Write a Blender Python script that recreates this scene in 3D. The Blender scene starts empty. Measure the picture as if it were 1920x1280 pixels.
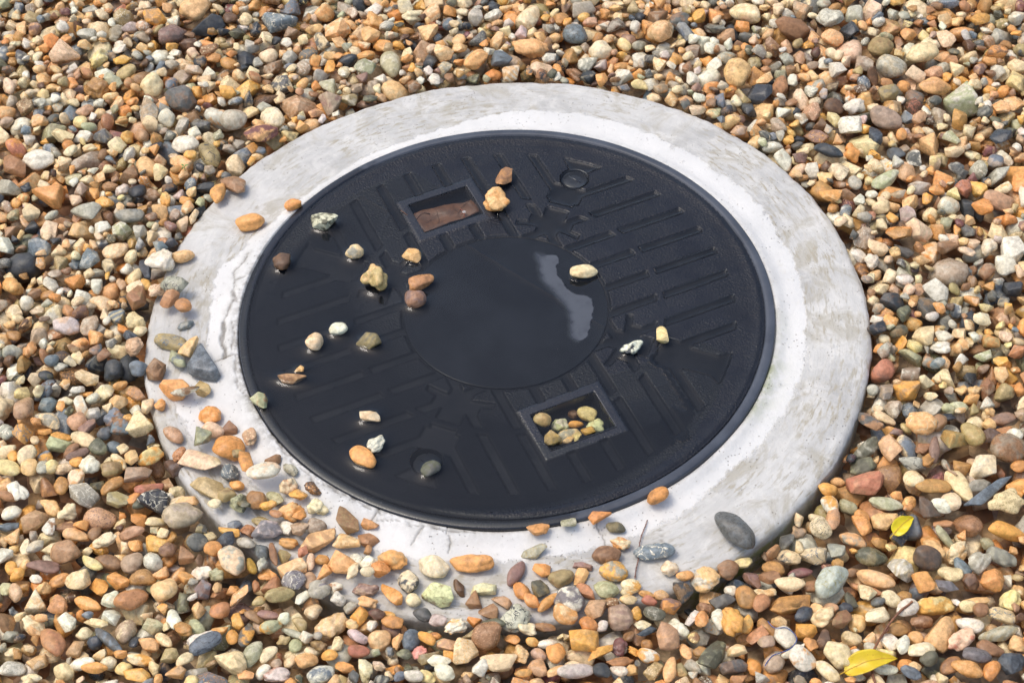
import bpy, math, random
import numpy as np
from mathutils import Matrix, Vector

# ------------------------------------------------------------------ camera, sky, sun, exposure
S = bpy.context.scene
COL = S.collection
random.seed(5)
RNG = np.random.RandomState(11)

cam_d = bpy.data.cameras.new('camera')
cam_d.sensor_fit = 'HORIZONTAL'; cam_d.sensor_width = 36.0; cam_d.lens = 61.875
cam_d.clip_start = 0.05; cam_d.clip_end = 100.0
cam = bpy.data.objects.new('camera', cam_d); COL.objects.link(cam); S.camera = cam
EL, ROLL, DIST, OX, OY = 0.846564048, -0.0521060749, 1.938970209, 0.0052042988, -0.0506700909
fw = Vector((0, math.cos(EL), -math.sin(EL))); rt = Vector((1, 0, 0)); up = rt.cross(fw)
r2 = rt*math.cos(ROLL) + up*math.sin(ROLL); u2 = up*math.cos(ROLL) - rt*math.sin(ROLL)
cp = Vector((OX, OY - DIST*math.cos(EL), DIST*math.sin(EL)))
M = Matrix((r2, u2, -fw)).transposed().to_4x4(); M.translation = cp
cam.matrix_world = M
cam_d.dof.use_dof = True; cam_d.dof.focus_distance = 1.93; cam_d.dof.aperture_fstop = 13.0

SUN_EL, SUN_AZ = math.radians(66), math.radians(285)      # azimuth measured from +Y clockwise
W = bpy.data.worlds.new('World'); S.world = W; W.use_nodes = True
nt = W.node_tree
bg = nt.nodes['Background']; sky = nt.nodes.new('ShaderNodeTexSky')
sky.sky_type = 'NISHITA'; sky.sun_disc = False
sky.sun_elevation = SUN_EL; sky.sun_rotation = SUN_AZ
sky.air_density = 1.0; sky.dust_density = 4.0; sky.ozone_density = 0.6
nt.links.new(sky.outputs[0], bg.inputs[0]); bg.inputs[1].default_value = 0.15
sd = bpy.data.lights.new('sun', 'SUN'); sd.energy = 0.62; sd.angle = math.radians(19); sd.color = (1.0, 0.965, 0.91)
sun = bpy.data.objects.new('sun', sd); COL.objects.link(sun)
sdir = Vector((math.sin(SUN_AZ)*math.cos(SUN_EL), math.cos(SUN_AZ)*math.cos(SUN_EL), math.sin(SUN_EL)))
sun.rotation_euler = sdir.to_track_quat('Z', 'Y').to_euler(); sun.location = (0, -1, 4)
S.view_settings.view_transform = 'Standard'; S.view_settings.look = 'None'
S.view_settings.gamma = 1.0; S.view_settings.use_curve_mapping = False
S.view_settings.exposure = 0.62
S.render.engine = 'CYCLES'
S.cycles.max_bounces = 8; S.cycles.transparent_max_bounces = 12
S.cycles.use_denoising = True

# ------------------------------------------------------------------ helpers
def lin(c):
    return tuple(((v/255.0)/12.92 if v/255.0 <= 0.04045 else ((v/255.0+0.055)/1.055)**2.4) for v in c)

def mesh_np(name, V, F, smooth=True):
    """V (n,3) float, F (m,k) int with k = 3 or 4"""
    me = bpy.data.meshes.new(name)
    V = np.ascontiguousarray(V, dtype=np.float32); F = np.ascontiguousarray(F, dtype=np.int32)
    m, k = F.shape
    me.vertices.add(len(V)); me.vertices.foreach_set('co', V.ravel())
    me.loops.add(m*k); me.loops.foreach_set('vertex_index', F.ravel())
    me.polygons.add(m)
    me.polygons.foreach_set('loop_start', np.arange(0, m*k, k, dtype=np.int32))
    me.polygons.foreach_set('loop_total', np.full(m, k, dtype=np.int32))
    me.update(calc_edges=True)
    if smooth: me.polygons.foreach_set('use_smooth', np.ones(m, dtype=bool))
    return me

def attr(me, name, typ, arr):
    a = me.attributes.new(name, typ, 'POINT')
    key = {'FLOAT': 'value', 'FLOAT_VECTOR': 'vector', 'FLOAT_COLOR': 'color'}[typ]
    a.data.foreach_set(key, np.ascontiguousarray(arr, dtype=np.float32).ravel())

def link(name, me, mat=None, parent=None):
    o = bpy.data.objects.new(name, me); COL.objects.link(o)
    if mat and me is not None and not me.materials: me.materials.append(mat)
    if parent: o.parent = parent
    return o

def tag(o, label=None, cat=None, group=None, kind=None):
    if label: o['label'] = label
    if cat: o['category'] = cat
    if group: o['group'] = group
    if kind: o['kind'] = kind
    return o

def empty(name, loc=(0, 0, 0)):
    o = bpy.data.objects.new(name, None); COL.objects.link(o); o.location = loc
    o.empty_display_size = 0.02
    return o

class NT:
    def __init__(s, name):
        s.m = bpy.data.materials.new(name); s.m.use_nodes = True
        s.t = s.m.node_tree; s.t.nodes.clear()
        s.out = s.t.nodes.new('ShaderNodeOutputMaterial')
    def n(s, typ, ins=None, **kw):
        nd = s.t.nodes.new(typ)
        for k, v in kw.items(): setattr(nd, k, v)
        for k, v in (ins or {}).items():
            if isinstance(v, bpy.types.NodeSocket): s.t.links.new(v, nd.inputs[k])
            else: nd.inputs[k].default_value = v
        return nd
    def attr(s, name): return s.n('ShaderNodeAttribute', attribute_name=name)
    def noise(s, vec, scale, detail=4, rough=0.55, dist=0.0):
        return s.n('ShaderNodeTexNoise', {'Vector': vec, 'Scale': scale, 'Detail': detail, 'Roughness': rough, 'Distortion': dist}).outputs[0]
    def math(s, op, a, b=0.0, c=0.0, clamp=False):
        return s.n('ShaderNodeMath', {0: a, 1: b, 2: c}, operation=op, use_clamp=clamp).outputs[0]
    def ramp(s, x, a, b, lo=0.0, hi=1.0):
        return s.n('ShaderNodeMapRange', {0: x, 1: a, 2: b, 3: lo, 4: hi}, interpolation_type='SMOOTHSTEP').outputs[0]
    def mix(s, f, a, b, blend='MIX'):
        nd = s.n('ShaderNodeMix', data_type='RGBA', blend_type=blend)
        for i, v in ((0, f), (6, a), (7, b)):
            if isinstance(v, bpy.types.NodeSocket): s.t.links.new(v, nd.inputs[i])
            else: nd.inputs[i].default_value = (*v, 1.0) if (i and len(v) == 3) else v
        return nd.outputs[2]
    def bump(s, h, strength, dist, normal=None):
        ins = {'Height': h, 'Strength': strength, 'Distance': dist}
        if normal is not None: ins['Normal'] = normal
        return s.n('ShaderNodeBump', ins).outputs[0]
    def surf(s, **ins):
        p = s.n('ShaderNodeBsdfPrincipled', {k.replace('_', ' '): v for k, v in ins.items()})
        s.t.links.new(p.outputs[0], s.out.inputs[0]); return p

def rgba(c): return (*c, 1.0)

# ------------------------------------------------------------------ materials
def stone_material():
    N = NT('pebble_stone')
    lp = N.attr('lp').outputs['Vector']
    ca, cb, pw = N.attr('col_a'), N.attr('col_b'), N.attr('pw')
    sep = N.n('ShaderNodeSeparateColor', {0: pw.outputs['Color']})
    n1 = N.noise(lp, 0.75, 5, 0.6, 0.4)
    patch = N.math('MULTIPLY', N.ramp(n1, 0.47, 0.60), sep.outputs[2])
    n2 = N.noise(lp, 0.8, 3, 0.5, 0.9)
    vein = N.math('MULTIPLY', N.ramp(N.math('ABSOLUTE', N.math('SUBTRACT', n2, 0.5)), 0.006, 0.022, 1.0, 0.0), sep.outputs[0])
    n3 = N.noise(lp, 5.5, 3, 0.6)
    speck = N.math('MULTIPLY', N.ramp(n3, 0.56, 0.63), sep.outputs[1])
    m0 = N.noise(lp, 1.1, 3, 0.6)
    wv = N.n('ShaderNodeTexWave', {'Vector': lp, 'Scale': 0.55, 'Distortion': 6.0, 'Detail': 4.0, 'Detail Scale': 0.9}, wave_type='BANDS', bands_direction='DIAGONAL').outputs['Fac']
    band = N.math('MULTIPLY', N.math('MULTIPLY', N.ramp(wv, 0.2, 0.9), N.ramp(m0, 0.35, 0.65, 0.25, 0.8)), pw.outputs['Alpha'])
    f = N.math('MAXIMUM', N.math('MAXIMUM', patch, vein), N.math('MAXIMUM', speck, band))
    c = N.mix(f, ca.outputs['Color'], cb.outputs['Color'])
    m1 = N.noise(lp, 2.2, 6, 0.65)
    c = N.mix(1.0, c, N.n('ShaderNodeCombineColor', {0: N.ramp(m1, 0.25, 0.75, 0.70, 1.22), 1: N.ramp(m1, 0.25, 0.75, 0.68, 1.22), 2: N.ramp(m1, 0.25, 0.75, 0.64, 1.24)}).outputs[0], 'MULTIPLY')
    pit = N.noise(lp, 11.0, 2, 0.5)
    c = N.mix(N.ramp(pit, 0.66, 0.76, 0.0, 0.55), c, (0.05, 0.035, 0.025))
    crk = N.noise(lp, 1.7, 4, 0.6, 1.3)
    crk = N.ramp(N.math('ABSOLUTE', N.math('SUBTRACT', crk, 0.5)), 0.0, 0.012, 1.0, 0.0)
    crk = N.math('MULTIPLY', crk, N.ramp(n1, 0.50, 0.62, 0.0, 0.5))
    c = N.mix(crk, c, (0.04, 0.028, 0.02))
    rough = N.math('ADD', N.math('MULTIPLY', ca.outputs['Alpha'], -0.42), N.ramp(m1, 0.2, 0.8, 0.48, 0.70))
    h = N.math('ADD', N.math('MULTIPLY', m1, 0.9), N.math('MULTIPLY', N.noise(lp, 9.0, 5, 0.7), 0.35))
    h = N.math('SUBTRACT', h, N.math('MULTIPLY', crk, 0.5))
    vo = N.n('ShaderNodeTexVoronoi', {'Vector': N.n('ShaderNodeVectorMath', {0: lp, 1: N.n('ShaderNodeVectorMath', {0: N.n('ShaderNodeTexNoise', {'Vector': lp, 'Scale': 2.0, 'Detail': 2.0}).outputs['Color'], 1: (0.35, 0.35, 0.35)}, operation='MULTIPLY').outputs[0]}, operation='ADD').outputs[0], 'Scale': 1.5}, feature='F1')
    dl = N.n('ShaderNodeVectorMath', {0: lp, 1: vo.outputs['Position']}, operation='SUBTRACT').outputs[0]
    dr = N.n('ShaderNodeVectorMath', {0: vo.outputs['Color'], 1: (0.5, 0.5, 0.5)}, operation='SUBTRACT').outputs[0]
    tl = N.n('ShaderNodeVectorMath', {0: dl, 1: dr}, operation='DOT_PRODUCT').outputs['Value']
    h = N.math('ADD', h, N.math('MULTIPLY', N.math('MULTIPLY', tl, 3.4), cb.outputs['Alpha']))
    b = N.bump(h, 0.6, 0.0011)
    N.surf(Base_Color=c, Roughness=rough, Normal=b, IOR=1.45)
    return N.m
STONE = stone_material()

def plastic_material():
    """black moulded plastic; 'pad' = 1 on the grained raised areas, 'wetm' = 1 below standing water"""
    N = NT('black_plastic')
    pad, wet = N.attr('pad').outputs['Fac'], N.attr('wetm').outputs['Fac']
    co = N.n('ShaderNodeTexCoord').outputs['Object']
    g = N.n('ShaderNodeTexVoronoi', {'Vector': co, 'Scale': 470.0, 'Randomness': 1.0}, feature='SMOOTH_F1', distance='EUCLIDEAN').outputs['Distance']
    g2 = N.noise(co, 420.0, 3, 0.6, 0.6)
    film = N.ramp(N.noise(co, 16.0, 3, 0.5), 0.50, 0.60)
    film2 = N.math('MULTIPLY', film, 0.55)
    h = N.math('MULTIPLY', N.math('ADD', N.math('MULTIPLY', g, -0.6), g2), N.math('MULTIPLY', pad, N.math('SUBTRACT', 1.0, film2)))
    h = N.math('MULTIPLY', h, N.math('SUBTRACT', 1.0, N.math('MULTIPLY', wet, 0.75)))
    b = N.bump(h, 0.75, 0.0010)
    dust = N.ramp(N.noise(co, 700.0, 1, 0.5), 0.80, 0.84)
    c = N.mix(N.ramp(N.noise(co, 9.0, 5, 0.6), 0.3, 0.7), (0.0088, 0.0105, 0.0152), (0.0130, 0.0152, 0.0210))
    low_sheen = N.math('MULTIPLY', N.math('SUBTRACT', 1.0, pad), N.ramp(N.noise(co, 26.0, 5, 0.65), 0.3, 0.65, 0.1, 0.9))
    c = N.mix(low_sheen, c, (0.0215, 0.0232, 0.0285))  # paler colour painted into the low areas, standing in for sky reflected by water
    c = N.mix(N.math('MULTIPLY', dust, 0.6), c, (0.35, 0.33, 0.30))
    wall = N.math('MULTIPLY', N.math('SUBTRACT', 1.0, pad), N.math('SUBTRACT', 1.0, wet))
    spec = N.math('ADD', N.math('SUBTRACT', 0.26, N.math('MULTIPLY', wet, 0.23)), N.math('MULTIPLY', wall, 0.5))
    N.surf(Base_Color=c, Roughness=N.math('SUBTRACT', N.ramp(N.noise(co, 60.0, 4, 0.6), 0.3, 0.7, 0.24, 0.38), N.math('MULTIPLY', wall, 0.08)), Normal=b, **{'Specular_IOR_Level': spec})
    return N.m
PLASTIC = plastic_material()

def rim_material():
    N = NT('dry_plastic_rim')
    co = N.n('ShaderNodeTexCoord').outputs['Object']
    n = N.noise(co, 14.0, 5, 0.6)
    wet = N.ramp(N.math('ADD', N.attr('wetm').outputs['Fac'], N.math('MULTIPLY', N.math('SUBTRACT', N.noise(co, 22.0, 4, 0.6), 0.5), 0.9)), 0.35, 0.5)
    c = N.mix(N.ramp(n, 0.35, 0.65), (0.036, 0.043, 0.056), (0.062, 0.073, 0.092))
    c = N.mix(wet, c, (0.0135, 0.0155, 0.0205))
    c = N.mix(N.ramp(N.noise(co, 240.0, 2, 0.5), 0.68, 0.76, 0, 0.4), c, (0.16, 0.16, 0.16))
    b = N.bump(N.noise(co, 500.0, 3, 0.6), 0.25, 0.0006)
    N.surf(Base_Color=c, Roughness=N.math('SUBTRACT', N.ramp(n, 0.3, 0.7, 0.40, 0.55), N.math('MULTIPLY', wet, 0.22)), Normal=b)
    return N.m
RIM = rim_material()

def disc_material():
    N = NT('smooth_plastic_disc')
    co = N.n('ShaderNodeTexCoord').outputs['Object']
    dry = N.attr('dry').outputs['Fac']
    n = N.noise(co, 12.0, 4, 0.6)
    c = N.mix(N.ramp(n, 0.35, 0.7), (0.0085, 0.0102, 0.0148), (0.0160, 0.0188, 0.0255))
    dry = N.math('MULTIPLY', dry, N.ramp(N.noise(co, 70.0, 5, 0.65), 0.2, 0.62, 0.6, 1.0))
    c = N.mix(dry, c, (0.060, 0.068, 0.081))
    dust = N.ramp(N.noise(co, 700.0, 1, 0.5), 0.80, 0.84, 0, 0.6)
    c = N.mix(dust, c, (0.4, 0.38, 0.35))
    N.surf(Base_Color=c, Roughness=N.ramp(dry, 0, 1, 0.10, 0.40), **{'Specular_IOR_Level': N.ramp(dry, 0.0, 1.0, 0.12, 0.5)})
    return N.m
DISC = disc_material()

def water_material():
    N = NT('clear_water')
    fr = N.n('ShaderNodeFresnel', {'IOR': 1.33}).outputs[0]
    tr = N.n('ShaderNodeBsdfTransparent', {'Color': (0.93, 0.95, 0.93, 1)})
    gl = N.n('ShaderNodeBsdfGlossy', {'Color': (1, 1, 1, 1), 'Roughness': 0.02})
    mx = N.n('ShaderNodeMixShader', {0: fr, 1: tr.outputs[0], 2: gl.outputs[0]})
    N.t.links.new(mx.outputs[0], N.out.inputs[0])
    return N.m
WATER = water_material()

def concrete_material():
    N = NT('limewashed_concrete')
    pol = N.attr('polar').outputs['Vector']            # arc length, radius, height in metres
    zone, grime, algae, crack = (N.attr(k).outputs['Fac'] for k in ('zone', 'grime', 'algae', 'crack'))
    co = N.n('ShaderNodeTexCoord').outputs['Object']
    st = N.n('ShaderNodeVectorMath', {0: pol, 1: (16.0, 80.0, 60.0)}, operation='MULTIPLY').outputs[0]
    s1 = N.noise(st, 1.0, 6, 0.65, 0.25)
    st2 = N.n('ShaderNodeVectorMath', {0: pol, 1: (60.0, 230.0, 200.0)}, operation='MULTIPLY').outputs[0]
    s2 = N.noise(st2, 1.0, 4, 0.6, 0.2)
    big = N.noise(co, 9.0, 5, 0.6, 0.3)
    fine = N.noise(co, 190.0, 4, 0.65)
    white = N.mix(N.ramp(big, 0.3, 0.7), (0.60, 0.605, 0.605), (0.70, 0.70, 0.695))
    white = N.mix(N.ramp(N.noise(co, 45.0, 5, 0.65), 0.58, 0.72, 0.0, 0.5), white, (0.60, 0.59, 0.55))
    white = N.mix(N.ramp(N.noise(co, 120.0, 4, 0.7), 0.62, 0.72, 0.0, 0.35), white, (0.50, 0.48, 0.43))
    grey = N.mix(N.ramp(big, 0.35, 0.65), (0.40, 0.40, 0.395), (0.52, 0.52, 0.51))
    grey = N.mix(N.ramp(s1, 0.40, 0.66, 0.0, 0.45), grey, (0.62, 0.62, 0.61))
    grey = N.mix(N.ramp(N.noise(co, 30.0, 6, 0.7, 0.5), 0.45, 0.66, 0.0, 0.55), grey, (0.66, 0.655, 0.635))
    grey = N.mix(N.ramp(N.noise(co, 17.0, 6, 0.72, 0.8), 0.50, 0.66, 0.0, 0.75), grey, (0.38, 0.355, 0.295))
    grey = N.mix(N.math('MULTIPLY', N.ramp(s2, 0.50, 0.64, 0.0, 0.95), N.ramp(N.noise(co, 11.0, 4, 0.6), 0.40, 0.60)), grey, (0.36, 0.33, 0.265))
    zz = N.math('ADD', zone, N.math('MULTIPLY', N.math('SUBTRACT', N.noise(co, 75.0, 6, 0.7), 0.5), 2.4))
    zone = N.ramp(zz, 0.25, 0.75)
    c = N.mix(zone, grey, white)
    c = N.mix(1.0, c, (0.985, 0.97, 0.91), 'MULTIPLY')
    c = N.mix(N.ramp(N.noise(co, 260.0, 2, 0.5), 0.70, 0.76, 0.0, 0.6), c, (0.22, 0.19, 0.15))
    g = N.math('MULTIPLY', grime, N.ramp(N.noise(co, 95.0, 6, 0.7), 0.36, 0.62))
    c = N.mix(g, c, (0.135, 0.115, 0.075))
    a = N.math('MULTIPLY', algae, N.ramp(N.noise(co, 70.0, 5, 0.7), 0.34, 0.6))
    c = N.mix(a, c, (0.22, 0.26, 0.06))
    c = N.mix(crack, c, (0.10, 0.085, 0.065))
    h = N.math('ADD', N.math('MULTIPLY', fine, 0.35), N.math('MULTIPLY', N.math('SUBTRACT', 1.0, zone), N.math('ADD', N.math('MULTIPLY', s1, 0.8), N.math('MULTIPLY', s2, 0.45))))
    h = N.math('ADD', h, N.math('MULTIPLY', N.noise(co, 42.0, 6, 0.65), 1.3))
    pv = N.n('ShaderNodeTexVoronoi', {'Vector': co, 'Scale': 230.0}, feature='F1')
    pore = N.math('MULTIPLY', N.ramp(pv.outputs['Distance'], 0.10, 0.20, 1.0, 0.0), N.ramp(N.noise(co, 35.0, 3, 0.6), 0.52, 0.60))
    c = N.mix(N.math('MULTIPLY', pore, 0.75), c, (0.20, 0.175, 0.13))
    h = N.math('SUBTRACT', h, N.math('MULTIPLY', pore, 0.8))
    b = N.bump(h, 0.75, 0.0016)
    N.surf(Base_Color=c, Roughness=0.62, Normal=b)
    return N.m
CONCRETE = concrete_material()

def ground_material():
    N = NT('gravel_bed')
    co = N.n('ShaderNodeTexCoord').outputs['Object']
    v = N.n('ShaderNodeTexVoronoi', {'Vector': co, 'Scale': 48.0}, feature='F1')
    ramp = N.n('ShaderNodeValToRGB', {0: N.n('ShaderNodeSeparateColor', {0: v.outputs['Color']}).outputs[0]})
    el = ramp.color_ramp.elements
    el[0].position = 0.0; el[0].color = rgba(lin((120, 85, 55))); el[1].position = 1.0; el[1].color = rgba(lin((215, 190, 150)))
    for p, cc in ((0.25, (180, 120, 65)), (0.5, (140, 132, 120)), (0.75, (200, 160, 110))):
        e = el.new(p); e.color = rgba(lin(cc))
    c = N.mix(N.ramp(N.noise(co, 120.0, 4, 0.6), 0.3, 0.7, 0.0, 0.5), ramp.outputs[0], (0.09, 0.06, 0.04))
    b = N.bump(N.math('MULTIPLY', v.outputs['Distance'], -1.0), 1.0, 0.02)
    N.surf(Base_Color=c, Roughness=0.7, Normal=b)
    return N.m
GROUND = ground_material()

def leaf_material(name, c0, c1, c2, rough=0.42):
    N = NT(name)
    co = N.n('ShaderNodeTexCoord').outputs['Object']
    c = N.mix(N.ramp(N.noise(co, 60.0, 4, 0.6), 0.35, 0.65), c0, c1)
    c = N.mix(N.ramp(N.noise(co, 190.0, 3, 0.6), 0.62, 0.72, 0.0, 0.7), c, c2)
    b = N.bump(N.noise(co, 260.0, 3, 0.6), 0.3, 0.0005)
    N.surf(Base_Color=c, Roughness=rough, Normal=b)
    return N.m

def plain_material(name, c0, c1, rough=0.6, scale=150.0):
    N = NT(name)
    co = N.n('ShaderNodeTexCoord').outputs['Object']
    c = N.mix(N.ramp(N.noise(co, scale, 4, 0.6), 0.35, 0.65), c0, c1)
    N.surf(Base_Color=c, Roughness=rough, Normal=N.bump(N.noise(co, scale*2, 3, 0.6), 0.4, 0.0006))
    return N.m

# ------------------------------------------------------------------ ground levels
R_COVER, R_RING = 0.300, 0.4063
Z_RING, Z_PAD, Z_LOW = -0.011, -0.0025, -0.0050
Z_WELL = -0.021
def g_top(x, y):
    """height of the top of the gravel round the ring, metres"""
    th = np.degrees(np.arctan2(y, x))
    d = lambda t0: ((th - t0 + 180.0) % 360.0) - 180.0
    return 0.001*(-7 - 17*np.exp(-(d(-42)/25)**2) - 9*np.exp(-(d(-153)/12)**2) + 2*np.exp(-(d(-100)/25)**2))

def build_ground():
    n = 90
    t = np.linspace(-1, 1, n); xs = np.sign(t)*np.abs(t)**2.2*30
    X, Y = np.meshgrid(xs, xs); r = np.hypot(X, Y)
    Z = np.where(r < 1.3, g_top(X, Y) - 0.034, -0.012)
    Z = np.where((r >= 0.95) & (r < 1.3), (g_top(X, Y) - 0.034)*(1.3 - r)/0.35 + (-0.012)*(r - 0.95)/0.35, Z)
    Z = np.where(r < 0.40, -0.075, Z)
    V = np.stack([X.ravel(), Y.ravel(), Z.ravel()], 1)
    i = np.arange(n*n).reshape(n, n)
    F = np.stack([i[:-1, :-1].ravel(), i[:-1, 1:].ravel(), i[1:, 1:].ravel(), i[1:, :-1].ravel()], 1)
    o = link('ground', mesh_np('ground', V, F), GROUND)
    tag(o, 'brown stony bed under the loose gravel', kind='structure')
build_ground()

# ------------------------------------------------------------------ concrete ring
def poly_dist(px, py, pts):
    d = np.full(px.shape, 1e9); pts = np.array(pts, float)
    for (x0, y0), (x1, y1) in zip(pts[:-1], pts[1:]):
        vx, vy = x1-x0, y1-y0; L = vx*vx+vy*vy
        t = np.clip(((px-x0)*vx+(py-y0)*vy)/L, 0, 1)
        d = np.minimum(d, np.hypot(px-x0-t*vx, py-y0-t*vy))
    return d

def fbm1(th, seed, octs=((3, 1.0), (7, 0.7), (13, 0.5), (29, 0.4), (61, 0.25), (117, 0.15))):
    r = np.random.RandomState(seed); s = 0
    for k, a in octs: s = s + a*np.sin(k*th + r.rand()*6.28)
    return s

CRACKS = [(0.0004, [(-0.2958, 0.1133), (-0.2991, 0.1005), (-0.3121, 0.0854), (-0.3094, 0.0708), (-0.3109, 0.0504), (-0.3029, 0.0327)]), (0.0007, [(-0.3029, 0.0327), (-0.3073, 0.0377), (-0.3123, 0.028), (-0.3153, 0.0136), (-0.3182, 0.0062)]), (0.0003, [(-0.2973, 0.0707), (-0.3088, 0.07)]), (0.0006, [(-0.3139, -0.0478), (-0.3012, -0.0465), (-0.2974, -0.0461)]), (0.0003, [(-0.3144, -0.0478), (-0.3264, -0.0506)]), (0.0004, [(-0.3012, -0.0473), (-0.2998, -0.0605), (-0.2972, -0.0823), (-0.2938, -0.0935), (-0.2889, -0.1023), (-0.2714, -0.1231)]), (0.0003, [(-0.2714, -0.1231), (-0.2532, -0.1615), (-0.2358, -0.1935), (-0.2084, -0.2242), (-0.1881, -0.2384), (-0.1629, -0.2545), (-0.1473, -0.2657), (-0.137, -0.2732)]), (0.0003, [(-0.1397, -0.2783), (-0.1213, -0.2807), (-0.107, -0.2872), (-0.0917, -0.2894), (-0.0816, -0.2938), (-0.0664, -0.2966), (-0.0421, -0.3)]), (0.0001, [(-0.0927, -0.2894), (-0.1009, -0.2981), (-0.107, -0.3088)]), (0.0001, [(-0.0682, -0.2866), (-0.0704, -0.2964), (-0.0675, -0.3052), (-0.0688, -0.3198)]), (0.0001, [(-0.1391, -0.2662), (-0.1471, -0.2795)]), (0.0001, [(0.1454, -0.3389), (0.1462, -0.3031)]), (0.0001, [(0.081, -0.294), (0.0843, -0.3054), (0.0891, -0.3216)]), (0.0002, [(-0.3067, 0.0039), (-0.3047, -0.0189), (-0.3049, -0.0411)])]
WIDE_CRACK = [(-0.318, 0.0062), (-0.3176, -0.0105), (-0.3177, -0.0254), (-0.3137, -0.0346), (-0.3128, -0.0479)]
ZONE_PTS = [(77.7, 0.3443), (86.6, 0.3412), (93.5, 0.3343), (101.9, 0.3264), (110.9, 0.3192), (119.9, 0.3202), (131.2, 0.3101), (140.0, 0.3161), (148.8, 0.318), (154.1, 0.3295), (159.9, 0.3335), (163.4, 0.3452), (171.9, 0.3379), (180.2, 0.3339), (185.7, 0.3361), (189.9, 0.3659), (196.6, 0.3782), (208.3, 0.3725), (218.0, 0.3491), (229.3, 0.3422), (244.9, 0.3432), (254.5, 0.3429), (263.5, 0.3379), (272.6, 0.3342), (284.0, 0.3316), (291.9, 0.3323), (300.8, 0.3314), (310.7, 0.3255), (320.9, 0.3297), (328.0, 0.3272), (340.9, 0.3336), (351.8, 0.3348), (0.0, 0.3374), (11.4, 0.3419), (19.3, 0.3388), (31.1, 0.343), (41.6, 0.3411), (52.8, 0.3433), (61.8, 0.3477), (71.0, 0.3462)]          # angle (deg), radius of the edge of the white skim coat

def mortar(r, deg):
    """the mortar trowelled up against the cover's edge, highest at its left"""
    w = np.clip((80-np.abs(((deg-196+180) % 360)-180))/45, 0, 1); w = w*w*(3-2*w)
    return (0.0042+0.0036*w)*np.exp(-(np.maximum(r-0.303, 0)/(0.009+0.010*w))**2)

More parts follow.
